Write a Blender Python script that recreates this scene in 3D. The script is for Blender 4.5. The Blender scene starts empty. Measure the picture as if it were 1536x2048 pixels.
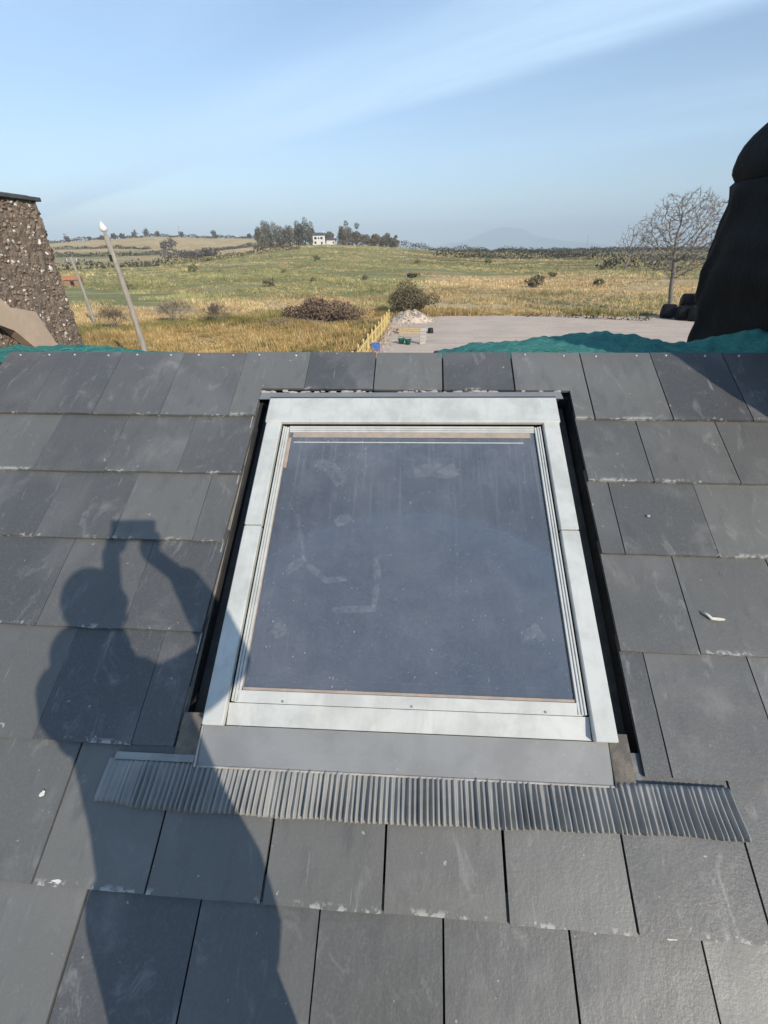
import bpy, math, random
import numpy as np
from mathutils import Vector, Matrix
R = math.radians
random.seed(7); rng = np.random.default_rng(7)
sc = bpy.context.scene
col = sc.collection

# ------------------------------------------------------------------ camera
CAMZ = 6.0                                   # eye height over the yard
F, TH, PSI, RHO = 895.0, R(30.26), R(4.44), R(-0.83)
fw = np.array([-math.sin(PSI)*math.cos(TH), math.cos(PSI)*math.cos(TH), -math.sin(TH)])
rt = np.array([math.cos(PSI), math.sin(PSI), 0.0]); up_ = np.cross(rt, fw)
rt, up_ = rt*math.cos(RHO)+up_*math.sin(RHO), up_*math.cos(RHO)-rt*math.sin(RHO)
CAM = np.array([0, 0, CAMZ])
cd = bpy.data.cameras.new('camera'); cam = bpy.data.objects.new('camera', cd); col.objects.link(cam)
cd.sensor_fit = 'HORIZONTAL'; cd.sensor_width = 36; cd.lens = 36*F/1536
cd.clip_start = 0.02; cd.clip_end = 40000
cam.matrix_world = Matrix([[rt[0], up_[0], -fw[0], 0], [rt[1], up_[1], -fw[1], 0], [rt[2], up_[2], -fw[2], CAMZ], [0, 0, 0, 1]])
sc.camera = cam
# ------------------------------------------------------------------ sun and sky
SUN = np.array([0.5427, -0.7064, 0.4544])    # towards the sun
SUN_EL = math.asin(SUN[2]); SUN_AZ = math.atan2(SUN[0], SUN[1])
sl = bpy.data.lights.new('sun', 'SUN'); sun = bpy.data.objects.new('sun', sl); col.objects.link(sun)
sl.energy = 4.5; sl.angle = R(0.55); sl.color = (1.0, 0.905, 0.765)
sun.rotation_euler = Vector(-SUN).to_track_quat('-Z', 'Y').to_euler(); sun.location = (10, -12, 20)
wd = bpy.data.worlds.new('World'); sc.world = wd; wd.use_nodes = True
nt = wd.node_tree; N = nt.nodes; L = nt.links
bg = N['Background']
sky = N.new('ShaderNodeTexSky'); sky.sky_type = 'NISHITA'; sky.sun_disc = False
sky.sun_elevation = SUN_EL; sky.sun_rotation = SUN_AZ; sky.air_density = 1.0; sky.dust_density = 0.15; sky.ozone_density = 3.0
SKY_STRENGTH = 0.15
tc = N.new('ShaderNodeTexCoord'); sep = N.new('ShaderNodeSeparateXYZ'); L.new(tc.outputs['Generated'], sep.inputs[0])
def wmath(op, a, b=None, c=None):
    n = N.new('ShaderNodeMath'); n.operation = op
    for i, q in enumerate((a, b, c)):
        if q is None: continue
        if isinstance(q, (int, float)): n.inputs[i].default_value = q
        else: L.new(q, n.inputs[i])
    return n.outputs[0]
zz = wmath('MAXIMUM', wmath('ADD', sep.outputs[2], 0.06), 0.03)
cx = wmath('DIVIDE', sep.outputs[0], zz); cy = wmath('DIVIDE', sep.outputs[1], zz)
cmb = N.new('ShaderNodeCombineXYZ'); L.new(cx, cmb.inputs[0]); L.new(cy, cmb.inputs[1])
CIRRUS_ANG = R(-35)                           # heading of the ice-cloud streaks
mp = N.new('ShaderNodeMapping'); mp.vector_type = 'POINT'; mp.inputs['Rotation'].default_value = (0, 0, -CIRRUS_ANG)
mp.inputs['Scale'].default_value = (1, 1, 1); L.new(cmb.outputs[0], mp.inputs[0])
def wnoise(sx, sy, det, rough, off=0.0, dist=0.0):
    m = N.new('ShaderNodeMapping'); m.inputs['Scale'].default_value = (sx, sy, 1); m.inputs['Location'].default_value = (off, off*.7, 0)
    L.new(mp.outputs[0], m.inputs[0])
    n = N.new('ShaderNodeTexNoise'); n.inputs['Scale'].default_value = 1; n.inputs['Detail'].default_value = det
    n.inputs['Roughness'].default_value = rough; n.inputs['Distortion'].default_value = dist
    L.new(m.outputs[0], n.inputs[0]); return n.outputs[0]
def wramp(x, a, b):
    n = N.new('ShaderNodeMapRange'); n.interpolation_type = 'SMOOTHSTEP'
    n.inputs[1].default_value = a; n.inputs[2].default_value = b; L.new(x, n.inputs[0]); return n.outputs[0]
broad = wramp(wnoise(0.16, 0.55, 4, 0.5, 3.1, 0.4), 0.38, 0.72)
fine = wnoise(0.45, 3.2, 8, 0.62, 1.7, 0.9)
sepr = N.new('ShaderNodeSeparateXYZ'); L.new(mp.outputs[0], sepr.inputs[0])
bend = wmath('ADD', sepr.outputs[1], wmath('MULTIPLY', wmath('SUBTRACT', wnoise(0.35, 0.9, 4, 0.55, 5.0), 0.5), 0.5))
band = wmath('MULTIPLY', wramp(bend, 3.02, 2.78), wramp(bend, 1.75, 2.72))      # one long streak: crisp lower edge, feathered upper side
cl = wmath('ADD', wmath('MULTIPLY', broad, wmath('ADD', wmath('MULTIPLY', fine, 0.7), 0.0)), wmath('MULTIPLY', band, wmath('ADD', wmath('MULTIPLY', fine, 0.95), 0.16)))
cl = wmath('MINIMUM', wmath('ADD', wmath('MULTIPLY', cl, 0.98), 0.10), 0.9)    # thin veil everywhere
mix = N.new('ShaderNodeMix'); mix.data_type = 'RGBA'; L.new(cl, mix.inputs[0]); L.new(sky.outputs[0], mix.inputs[6])
mix.inputs[7].default_value = (4.2, 5.9, 7.8, 1)
L.new(mix.outputs[2], bg.inputs[0]); bg.inputs[1].default_value = SKY_STRENGTH
# ------------------------------------------------------------------ exposure
vs = sc.view_settings; sc.display_settings.display_device = 'sRGB'
vs.view_transform = 'Standard'; vs.look = 'None'; vs.exposure = 0.2; vs.gamma = 1.0; vs.use_curve_mapping = False
cy_ = sc.cycles; cy_.use_denoising = True; cy_.max_bounces = 6; cy_.diffuse_bounces = 3; cy_.glossy_bounces = 3
cy_.transmission_bounces = 4; cy_.transparent_max_bounces = 12; cy_.volume_bounces = 0; cy_.use_adaptive_sampling = True
cy_.caustics_reflective = False; cy_.caustics_refractive = False

# ================================================================== helpers
def ray(px, py): return fw + rt*((px-768)/F) - up_*((py-1024)/F)
def tag(o, label=None, cat=None, group=None, kind=None):
    if label: o['label'] = label
    if cat: o['category'] = cat
    if group: o['group'] = group
    if kind: o['kind'] = kind
    return o
def empty(name, loc=(0, 0, 0), mw=None):
    o = bpy.data.objects.new(name, None); col.objects.link(o); o.empty_display_size = .2
    if mw is not None: o.matrix_world = mw
    else: o.location = loc
    return o
def link(name, me, parent=None, loc=None, rot=None):
    o = bpy.data.objects.new(name, me); col.objects.link(o)
    if parent: o.parent = parent
    if loc is not None: o.location = loc
    if rot is not None: o.rotation_euler = rot
    return o
class MB:
    def __init__(s): s.v = []; s.f = []; s.mi = []; s.c = []; s.col = None; s.m = 0
    def add(s, vs_, fs, m=None):
        n = len(s.v); s.v.extend([tuple(q) for q in vs_]); s.f.extend([tuple(i+n for i in q) for q in fs])
        s.mi.extend([s.m if m is None else m]*len(fs))
        s.c.extend([s.col if s.col is not None else (1, 1, 1)]*len(vs_)); return s
    def box(s, x0, x1, y0, y1, z0, z1, bev=0.0, xf=None, m=None):
        b = min(bev, abs(x1-x0)*.45, abs(y1-y0)*.45, abs(z1-z0)*.45)
        if b <= 0:
            v = [(x0,y0,z0),(x1,y0,z0),(x1,y1,z0),(x0,y1,z0),(x0,y0,z1),(x1,y0,z1),(x1,y1,z1),(x0,y1,z1)]
            f = [(3,2,1,0),(4,5,6,7),(0,1,5,4),(1,2,6,5),(2,3,7,6),(3,0,4,7)]
        else:
            v = []; idx = {}
            X = (x0, x1); Y = (y0, y1); Z = (z0, z1); sg = (1, -1)
            for i in (0, 1):
                for j in (0, 1):
                    for k in (0, 1):
                        for a in range(3):
                            p = [X[i]+(sg[i]*b if a != 0 else 0), Y[j]+(sg[j]*b if a != 1 else 0), Z[k]+(sg[k]*b if a != 2 else 0)]
                            idx[i, j, k, a] = len(v); v.append(p)
            f = []
            I = idx
            for s_ in (0, 1):
                q = [I[s_,0,0,0], I[s_,1,0,0], I[s_,1,1,0], I[s_,0,1,0]]; f.append(q if s_ else q[::-1])
                q = [I[0,s_,0,1], I[0,s_,1,1], I[1,s_,1,1], I[1,s_,0,1]]; f.append(q if s_ else q[::-1])
                q = [I[0,0,s_,2], I[1,0,s_,2], I[1,1,s_,2], I[0,1,s_,2]]; f.append(q if s_ else q[::-1])
            for a_ in (0, 1):
                for b_ in (0, 1):
                    q = [I[a_,b_,0,0], I[a_,b_,1,0], I[a_,b_,1,1], I[a_,b_,0,1]]; f.append(q if (a_ ^ b_) == 0 else q[::-1])
                    q = [I[a_,0,b_,0], I[a_,0,b_,2], I[a_,1,b_,2], I[a_,1,b_,0]]; f.append(q if (a_ ^ b_) == 0 else q[::-1])
                    q = [I[0,a_,b_,1], I[1,a_,b_,1], I[1,a_,b_,2], I[0,a_,b_,2]]; f.append(q if (a_ ^ b_) == 0 else q[::-1])
            for i in (0, 1):
                for j in (0, 1):
                    for k in (0, 1):
                        q = [I[i,j,k,0], I[i,j,k,1], I[i,j,k,2]]; f.append(q if (i+j+k) % 2 == 1 else q[::-1])
        if xf is not None: v = [tuple(xf @ Vector(q)) for q in v]
        return s.add(v, f, m)
    def prism(s, poly, z0, z1, zfun=None, m=None):
        n = len(poly)
        zf = zfun or (lambda x, y: 0.0)
        v = [(x, y, z0+zf(x, y)) for x, y in poly]+[(x, y, z1+zf(x, y)) for x, y in poly]
        f = [tuple(range(n-1, -1, -1)), tuple(range(n, 2*n))]+[(i, (i+1) % n, n+(i+1) % n, n+i) for i in range(n)]
        return s.add(v, f, m)
    def tube(s, pts, rad, n=6, cap=True, m=None, sq=1.0):
        pts = [np.asarray(p, float) for p in pts]; k = len(pts)
        if not hasattr(rad, '__len__'): rad = [rad]*k
        v = []; a = None
        for i in range(k):
            t = pts[min(i+1, k-1)]-pts[max(i-1, 0)]; t = t/(np.linalg.norm(t)+1e-12)
            if a is None:
                a = np.cross(t, (0, 0, 1) if abs(t[2]) < .9 else (1, 0, 0))
            a = a-t*(a@t); a = a/(np.linalg.norm(a)+1e-12); b = np.cross(t, a)
            for j in range(n):
                w = 2*math.pi*j/n; v.append(pts[i]+(a*math.cos(w)+b*math.sin(w)*sq)*rad[i])
        f = [(i*n+j, i*n+(j+1) % n, (i+1)*n+(j+1) % n, (i+1)*n+j) for i in range(k-1) for j in range(n)]
        if cap: f += [tuple(range(n-1, -1, -1)), tuple((k-1)*n+j for j in range(n))]
        return s.add(v, f, m)
    def ball(s, c, r, nu=12, nv=8, m=None, fn=None):
        v = []; r = (r, r, r) if not hasattr(r, '__len__') else r
        for i in range(nv+1):
            th = math.pi*i/nv
            for j in range(nu):
                ph = 2*math.pi*j/nu
                d = (math.sin(th)*math.cos(ph), math.sin(th)*math.sin(ph), math.cos(th)); k = fn(d) if fn else 1
                v.append((c[0]+d[0]*r[0]*k, c[1]+d[1]*r[1]*k, c[2]+d[2]*r[2]*k))
        f = [(i*nu+j, (i+1)*nu+j, (i+1)*nu+(j+1) % nu, i*nu+(j+1) % nu) for i in range(nv) for j in range(nu)]
        return s.add(v, f, m)
    def mesh(s, name, mats, smooth=False, colour=False):
        me = bpy.data.meshes.new(name); me.from_pydata(s.v, [], s.f)
        for q in (mats if isinstance(mats, (list, tuple)) else [mats]): me.materials.append(q)
        if len(me.materials) > 1: me.polygons.foreach_set('material_index', s.mi)
        if smooth: me.polygons.foreach_set('use_smooth', [True]*len(me.polygons))
        if colour:
            at = me.attributes.new('tint', 'FLOAT_COLOR', 'POINT')
            at.data.foreach_set('color', np.c_[np.array(s.c, float), np.ones(len(s.c))].ravel())
        me.update(); return me
    def build(s, name, mats, parent=None, loc=None, rot=None, smooth=False, colour=False):
        return link(name, s.mesh(name, mats, smooth, colour), parent, loc, rot)
def np_mesh(name, V, Fc, mat_, tint=None, smooth=False):
    me = bpy.data.meshes.new(name); V = np.asarray(V, np.float32); Fc = np.asarray(Fc, np.int32)
    me.vertices.add(len(V)); me.vertices.foreach_set('co', V.ravel())
    k = Fc.shape[1]; me.loops.add(Fc.size); me.loops.foreach_set('vertex_index', Fc.ravel())
    me.polygons.add(len(Fc)); me.polygons.foreach_set('loop_start', np.arange(len(Fc))*k)
    if smooth: me.polygons.foreach_set('use_smooth', np.ones(len(Fc), bool))
    me.materials.append(mat_)
    if tint is not None:
        at = me.attributes.new('tint', 'FLOAT_COLOR', 'POINT'); at.data.foreach_set('color', np.c_[tint, np.ones(len(V))].astype(np.float32).ravel())
    me.update(calc_edges=True); me.validate(); return me

# ---- materials
class NT:
    def __init__(s, name):
        s.m = bpy.data.materials.new(name); s.m.use_nodes = True; s.t = s.m.node_tree; s.n = s.t.nodes; s.l = s.t.links
        s.p = s.n['Principled BSDF']; s.out = s.n['Material Output']; s._tc = None
    def tc(s, k='Object'):
        if s._tc is None: s._tc = s.n.new('ShaderNodeTexCoord')
        return s._tc.outputs[k]
    def put(s, inp, v):
        if v is None: return
        if isinstance(v, (int, float)): inp.default_value = v
        elif isinstance(v, (tuple, list)): inp.default_value = tuple(v)+((1,) if len(v) == 3 and inp.type == 'RGBA' else ())
        else: s.l.new(v, inp)
    def math(s, op, a, b=None, c=None):
        n = s.n.new('ShaderNodeMath'); n.operation = op
        for i, q in enumerate((a, b, c)): s.put(n.inputs[i], q)
        return n.outputs[0]
    def vec(s, op, a, b):
        n = s.n.new('ShaderNodeVectorMath'); n.operation = op; s.put(n.inputs[0], a); s.put(n.inputs[1], b); return n.outputs[0]
    def mapv(s, v, scale=(1, 1, 1), loc=(0, 0, 0), rot=(0, 0, 0)):
        n = s.n.new('ShaderNodeMapping'); s.put(n.inputs[0], v); n.inputs['Scale'].default_value = scale; n.inputs['Location'].default_value = loc; n.inputs['Rotation'].default_value = rot
        return n.outputs[0]
    def noise(s, v, scale, det=4, rough=.55, dist=0, colour=False):
        n = s.n.new('ShaderNodeTexNoise'); s.put(n.inputs['Vector'], v); n.inputs['Scale'].default_value = scale; n.inputs['Detail'].default_value = det
        n.inputs['Roughness'].default_value = rough; n.inputs['Distortion'].default_value = dist; return n.outputs[1 if colour else 0]
    def voro(s, v, scale, feat='F1', out=0):
        n = s.n.new('ShaderNodeTexVoronoi'); n.feature = feat; s.put(n.inputs['Vector'], v); n.inputs['Scale'].default_value = scale; return n.outputs[out]
    def ramp(s, x, a, b, lo=0.0, hi=1.0, smooth=True):
        n = s.n.new('ShaderNodeMapRange'); n.interpolation_type = 'SMOOTHSTEP' if smooth else 'LINEAR'
        s.put(n.inputs[0], x)
        for i, q in enumerate((a, b, lo, hi)): s.put(n.inputs[i+1], q)
        return n.outputs[0]
    def mix(s, f, a, b, mode='MIX'):
        n = s.n.new('ShaderNodeMix'); n.data_type = 'RGBA'; n.blend_type = mode; s.put(n.inputs[0], f); s.put(n.inputs[6], a); s.put(n.inputs[7], b); return n.outputs[2]
    def attr(s, name):
        n = s.n.new('ShaderNodeAttribute'); n.attribute_name = name; return n.outputs['Color']
    def rand(s): return s.n.new('ShaderNodeObjectInfo').outputs['Random']
    def bump(s, h, strength=.3, dist=.01):
        n = s.n.new('ShaderNodeBump'); n.inputs['Strength'].default_value = strength; n.inputs['Distance'].default_value = dist; s.put(n.inputs['Height'], h); s.l.new(n.outputs[0], s.p.inputs['Normal'])
    def fin(s, colour=None, rough=None, spec=None, metal=None):
        s.put(s.p.inputs['Base Color'], colour); s.put(s.p.inputs['Roughness'], rough); s.put(s.p.inputs['Specular IOR Level'], spec); s.put(s.p.inputs['Metallic'], metal)
        return s.m
def simple(name, c1, c2=None, scale=6, rough=.75, bump=.2, bdist=.01, spec=.3, metal=0, det=6, mid=(.35, .65), stretch=(1, 1, 1)):
    t = NT(name); c2 = c2 or tuple(x*.7 for x in c1)
    v = t.mapv(t.tc(), stretch); n = t.noise(v, scale, det, .6); fine = t.noise(v, scale*9, 3, .6)
    c = t.mix(t.ramp(n, *mid), c1, c2); c = t.mix(t.ramp(fine, .3, .75, 0, .25), c, tuple(x*.6 for x in c1))
    if bump: t.bump(t.math('ADD', n, t.math('MULTIPLY', fine, .5)), bump, bdist)
    return t.fin(c, rough, spec, metal)
def tinted(name, rough=.9, spec=.1, scale=3.0, var=.35, trans=0.0):
    t = NT(name); n = t.noise(t.tc(), scale, 3, .6)
    c = t.mix(1.0, t.attr('tint'), t.mix(n, (1-var,)*3, (1+var,)*3), 'MULTIPLY')
    return t.fin(c, rough, spec)

M = {}
# slate: dull grey, each piece a little different, pale chips along the tail
t = NT('slate'); rd = t.rand(); ob = t.tc()
off = t.n.new('ShaderNodeCombineXYZ'); t.put(off.inputs[0], t.math('MULTIPLY', rd, 37.0)); t.put(off.inputs[1], t.math('MULTIPLY', rd, 91.0)); t.put(off.inputs[2], t.math('MULTIPLY', rd, 13.0))
v = t.vec('ADD', ob, off.outputs[0])
n1 = t.noise(v, 5, 6, .62, .3); n2 = t.noise(t.mapv(v, (1, .35, 1)), 22, 5, .6); n3 = t.noise(v, 140, 4, .65); n4 = t.noise(v, 2.2, 3, .5, .5)
c = t.mix(t.ramp(rd, 0, 1, 0, 1, False), (.089, .089, .088), (.138, .135, .124))
r2 = t.math('FRACT', t.math('MULTIPLY', rd, 7.31)); c = t.mix(t.ramp(r2, .55, 1, 0, .8), c, (.070, .071, .074)); c = t.mix(t.ramp(r2, .35, 0, 0, .7), c, (.166, .162, .148))
c = t.mix(t.ramp(n4, .46, .70, 0, .5), c, (.18, .177, .168))
c = t.mix(t.ramp(n1, .54, .76, 0, .55), c, (.225, .222, .212))
sm_ = t.noise(t.mapv(v, (1, .45, 1), (4, 9, 2), (0, 0, .5)), 11, 7, .7, 1.2); c = t.mix(t.ramp(sm_, .56, .70, 0, .42), c, (.29, .287, .275))        # chalky smears
scr = t.noise(t.mapv(v, (9, .5, 1), (0, 0, 0), (0, 0, .55)), 7, 3, .6); c = t.mix(t.ramp(scr, .70, .74, 0, .5), c, (.30, .30, .29))                 # fine scratches
c = t.mix(t.ramp(n2, .5, .8, 0, .45), c, (.062, .063, .068))
c = t.mix(t.ramp(n3, .45, .8, 0, .32), c, (.21, .21, .205))
sp = t.noise(v, 46, 3, .55); c = t.mix(t.ramp(sp, .71, .76, 0, .7), c, (.42, .42, .40))           # lichen and lime specks
sy = t.n.new('ShaderNodeSeparateXYZ'); t.put(sy.inputs[0], ob)
edge = t.ramp(sy.outputs[1], .018, .002); chip = t.ramp(t.math('ADD', t.noise(v, 60, 4, .6), t.math('MULTIPLY', t.noise(v, 6, 2, .5), 1.1)), 1.14, 1.25)
c = t.mix(t.math('MULTIPLY', t.math('MULTIPLY', edge, chip), .75), c, (.45, .44, .41))
t.bump(t.math('ADD', t.math('ADD', t.math('MULTIPLY', n3, .4), n2), t.math('MULTIPLY', n1, 1.4)), .35, .004)
M['slate'] = t.fin(c, t.ramp(n1, .3, .7, .40, .54), .6)
M['underlay'] = simple('underlay', (.05, .05, .052), (.03, .03, .032), 8, .9)
M['membrane'] = simple('membrane', (.62, .60, .55), (.48, .46, .42), 5, .7)
# weathered white-grey aluminium covers
t = NT('cover_aluminium'); ob = t.tc(); a = t.noise(ob, 9, 7, .65, .4); b = t.noise(t.mapv(ob, (1, .25, 1)), 30, 5, .6); d = t.noise(ob, 120, 3, .6)
c = t.mix(t.ramp(a, .35, .7), (.585, .59, .56), (.46, .467, .44)); c = t.mix(t.ramp(b, .52, .8, 0, .4), c, (.70, .66, .60)); c = t.mix(t.ramp(t.noise(t.mapv(ob, (3, .5, 1)), 12, 6, .7, 1.0), .52, .72, 0, .4), c, (.40, .42, .40)); c = t.mix(t.ramp(d, .66, .78, 0, .4), c, (.34, .34, .32))
t.bump(b, .08, .002); M['cover'] = t.fin(c, .48, .4)
t = NT('flashing_grey'); ob = t.tc(); a = t.noise(ob, 5, 6, .6, .5); b = t.noise(ob, 90, 3, .6)
c = t.mix(t.ramp(a, .35, .7), (.265, .27, .272), (.21, .213, .215)); c = t.mix(t.ramp(b, .62, .75, 0, .4), c, (.40, .39, .37)); M['flashing'] = t.fin(c, .5, .4)
M['lip'] = simple('flashing_lip', (.50, .47, .42), (.36, .33, .30), 20, .6)
t = NT('pleated_lead'); ob = t.tc(); a = t.noise(ob, 7, 6, .6, .5); b = t.noise(t.mapv(ob, (1, .3, 1)), 60, 4, .6)
c = t.mix(t.ramp(a, .35, .7), (.32, .317, .305), (.235, .237, .235)); c = t.mix(t.ramp(b, .5, .8, 0, .45), c, (.42, .41, .38)); t.bump(b, .15, .002); M['pleat'] = t.fin(c, .5, .45)
M['gutter'] = simple('gutter_dark', (.085, .083, .08), (.055, .054, .052), 14, .6)
M['dirt'] = simple('silt', (.22, .19, .155), (.13, .12, .11), 30, .95, .6, .01)
M['gasket'] = simple('gasket', (.035, .035, .037), None, 30, .6)
M['pine'] = simple('pine_timber', (.50, .33, .20), (.38, .25, .15), 12, .6, stretch=(1, .12, 1))
M['peach'] = simple('dusty_seal', (.46, .36, .29), (.36, .30, .25), 26, .8)
M['alu'] = simple('bare_aluminium', (.62, .63, .64), (.5, .5, .5), 20, .4, .05, metal=.6)
M['zinc'] = simple('galvanised_nail', (.62, .63, .63), (.45, .45, .45), 60, .38, .1, metal=.5)
# pane under a film of building dust
t = NT('dusty_glass'); ob = t.tc(); t.n.remove(t.p)
sg = t.n.new('ShaderNodeSeparateXYZ'); t.put(sg.inputs[0], ob); gy = sg.outputs[1]; big = t.noise(ob, 2.2, 4, .55, .6); streak = t.noise(t.mapv(ob, (16, 1.1, 1)), 2.2, 4, .6); mid = t.noise(ob, 16, 5, .62, .3); fine = t.noise(ob, 170, 4, .7)
spk = t.math('MULTIPLY', t.ramp(t.noise(ob, 42, 3, .6), .74, .80), .6); spk2 = t.ramp(t.noise(t.mapv(ob, (1.4, .7, 1), (3, 7, 0)), 120, 2, .5), .715, .76, 0, .8)
fac = t.math('ADD', t.math('ADD', t.ramp(big, .3, .72, .15, .26), t.math('MULTIPLY', t.ramp(gy, .70, 1.06), t.ramp(t.noise(ob, 9, 6, .7, .8), .35, .7, .02, .14))), t.math('MULTIPLY', t.ramp(t.noise(t.mapv(ob, (30, .9, 1)), 2.5, 5, .65), .5, .75), t.ramp(gy, .55, 1.0, .03, .16)))
fac = t.math('ADD', fac, t.math('MULTIPLY', t.ramp(mid, .4, .75), .05)); fac = t.math('ADD', fac, t.math('MULTIPLY', t.ramp(fine, .4, .75), .10))
fac = t.math('ADD', fac, t.math('MULTIPLY', t.math('MAXIMUM', spk, spk2), .5))
df = t.n.new('ShaderNodeBsdfDiffuse'); t.put(df.inputs[0], t.mix(t.math('MAXIMUM', spk, spk2), (.36, .38, .425), (.74, .72, .68)))
tr = t.n.new('ShaderNodeBsdfTransparent'); tr.inputs[0].default_value = (.62, .72, .78, 1)
gl = t.n.new('ShaderNodeBsdfGlossy'); gl.inputs['Roughness'].default_value = .06; gl.inputs[0].default_value = (.9, .95, 1, 1)
fr = t.n.new('ShaderNodeFresnel'); fr.inputs[0].default_value = 2.1
m1 = t.n.new('ShaderNodeMixShader'); t.put(m1.inputs[0], fr.outputs[0]); t.l.new(tr.outputs[0], m1.inputs[1]); t.l.new(gl.outputs[0], m1.inputs[2])
m2 = t.n.new('ShaderNodeMixShader'); t.put(m2.inputs[0], fac); t.l.new(m1.outputs[0], m2.inputs[1]); t.l.new(df.outputs[0], m2.inputs[2]); t.l.new(m2.outputs[0], t.out.inputs[0])
M['glass'] = t.m
M['plaster'] = simple('plaster', (.42, .40, .37), (.33, .31, .29), 2, .9)
M['room'] = simple('loft_boards', (.16, .12, .09), (.10, .08, .06), 4, .9, stretch=(1, .2, 1))
M['wall'] = simple('lime_render', (.52, .50, .46), (.42, .40, .37), 3, .9, .4)
M['mortar'] = simple('dash_mortar', (.30, .23, .175), (.20, .15, .12), 22, .95, .9, .02)
M['stone_t'] = tinted('dash_stones', .85, .2, 30, .3)
M['capslate'] = simple('cap_slate', (.10, .10, .105), (.07, .07, .075), 14, .7)
M['tanstone'] = simple('tan_stone', (.62, .46, .34), (.52, .39, .29), 5, .85)
M['black_sheet'] = simple('black_sheeting', (.013, .0135, .015), (.009, .009, .010), 7, .7, .5, .02, spec=.12)
t = NT('teal_sheet'); ob = t.tc(); w = t.noise(ob, 7, 5, .6, .8); w2 = t.noise(t.mapv(ob, (1, 3, 1)), 22, 4, .6)
c = t.mix(t.ramp(w, .35, .7), (.085, .315, .265), (.05, .22, .195)); c = t.mix(t.ramp(w2, .5, .8, 0, .45), c, (.14, .40, .345)); t.bump(t.math('ADD', w, w2), .9, .04); wv1 = t.noise(t.mapv(ob, (60, 60, 60)), 4, 2, .5); c = t.mix(t.ramp(wv1, .45, .62, 0, .35), c, (.03, .15, .135)); M['teal'] = t.fin(c, .75, .2)
M['pole'] = simple('weathered_pole', (.40, .36, .30), (.27, .245, .21), 5, .85, .5, stretch=(4, 4, .4))
M['white'] = simple('white_cap', (.80, .80, .78), (.68, .68, .66), 8, .5)
M['bark'] = simple('grey_bark', (.27, .235, .20), (.17, .15, .125), 4, .9, .6)
M['twig'] = tinted('twigs', .9, .1, 2, .3)
M['grass'] = tinted('rough_grass', .85, .15, .8, .25)
M['yellow'] = simple('yellow_timber', (.80, .61, .26), (.68, .51, .21), 3, .7)
M['bale'] = simple('bale_wrap', (.010, .010, .011), (.007, .007, .008), 3, .5, .3, .03, spec=.15)
M['housew'] = simple('white_render', (.74, .72, .68), (.66, .64, .60), .6, .9)
M['hroof'] = simple('dark_slate_roof', (.11, .11, .12), (.08, .08, .085), 1, .8)
M['oroof'] = simple('orange_tile', (.50, .22, .11), (.40, .17, .09), 3, .85)
M['brick'] = simple('brown_brick', (.36, .22, .15), (.27, .17, .12), 6, .9)
M['pane'] = simple('window_glass', (.03, .035, .04), None, 2, .15, 0, spec=.6)
M['blue'] = simple('blue_plastic', (.08, .17, .46), (.06, .13, .38), 5, .5)
M['green'] = simple('green_plastic', (.02, .16, .10), (.015, .11, .07), 5, .5)
M['timber'] = simple('sawn_timber', (.55, .42, .24), (.44, .33, .19), 6, .8)
M['block'] = simple('pale_concrete', (.55, .51, .45), (.44, .41, .37), 8, .9, .5)
M['black'] = simple('black_plastic', (.02, .02, .022), None, 5, .5)
M['dropping'] = simple('dropping', (.74, .73, .68), (.6, .6, .55), 90, .8)
M['scrap'] = simple('pale_scrap', (.72, .70, .62), (.58, .55, .48), 60, .7)

# ================================================================== terrain
def sstep(a, b, x): q = np.clip((x-a)/(b-a), 0, 1); return q*q*(3-2*q)
AZA = np.array([-180, -60, -37, -33, -29, -24, -18.5, -15, -10.5, -5, 1.6, 8.6, 18, 27, 60, 180.])
EA = np.array([0, 0, 1.0, 1.5, 2.2, 4.0, 7.2, 9.0, 10.2, 8.8, 5.2, 3.2, 2.0, 1.5, 0, 0])       # near hill crest, metres
AZB = np.array([-180, -80, -50, -36.6, -32.5, -28, -23.3, -18.4, -13, -6, 0, 60, 180.])
EB = np.array([0, 0, 12, 18.5, 22, 25.0, 23.0, 21., 14.5, 7, 3.5, 2.5, 0])                         # far hill crest, metres
def wob(x, y):
    return (np.sin(x*.031+1.3)*np.cos(y*.027+.4)+.5*np.sin(x*.083+y*.061)+.35*np.sin(x*.19-y*.13+2))
def height(x, y):
    x = np.asarray(x, float); y = np.asarray(y, float)
    r = np.hypot(x, y); az = np.degrees(np.arctan2(x, y))
    a = np.interp(az, AZA, EA); b = np.interp(az, AZB, EB)
    h = a*sstep(50, 380, r)*(1-.75*sstep(390, 560, r)) + b*sstep(430, 760, r)*(1-.6*sstep(800, 1500, r))
    return h + .10*wob(x*3, y*3)*sstep(52, 90, r)*np.minimum(1, r/300+.4) + .35*wob(x*.6, y*.6)*sstep(80, 400, r)
def ground_at(px, py):
    d = ray(px, py); hd = math.hypot(d[0], d[1]); r = 20.0
    while r < 6000:
        p = d*(r/hd)
        if CAMZ+p[2] <= float(height(p[0], p[1])): return np.array([p[0], p[1], float(height(p[0], p[1]))])
        r *= 1.004
    p = d*(6000/hd); return np.array([p[0], p[1], 0])
def on_az(px, py, r):           # a point of the ground at range r in the direction of a picture column
    d = ray(px, py); hd = math.hypot(d[0], d[1]); x, y = d[0]*r/hd, d[1]*r/hd
    return np.array([x, y, float(height(x, y))])
def project(P):
    q = P-CAM; z = q@fw; return 768+F*(q@rt)/z, 1024-F*(q@up_)/z, z
azs = np.concatenate([np.arange(-180, -46, 3.0), np.arange(-46, 46, .3), np.arange(46, 180, 3.0)])
rs = np.concatenate([[0.5, 8, 16, 22], np.geomspace(26, 1600, 150), np.geomspace(1700, 16400, 15)])
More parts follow.
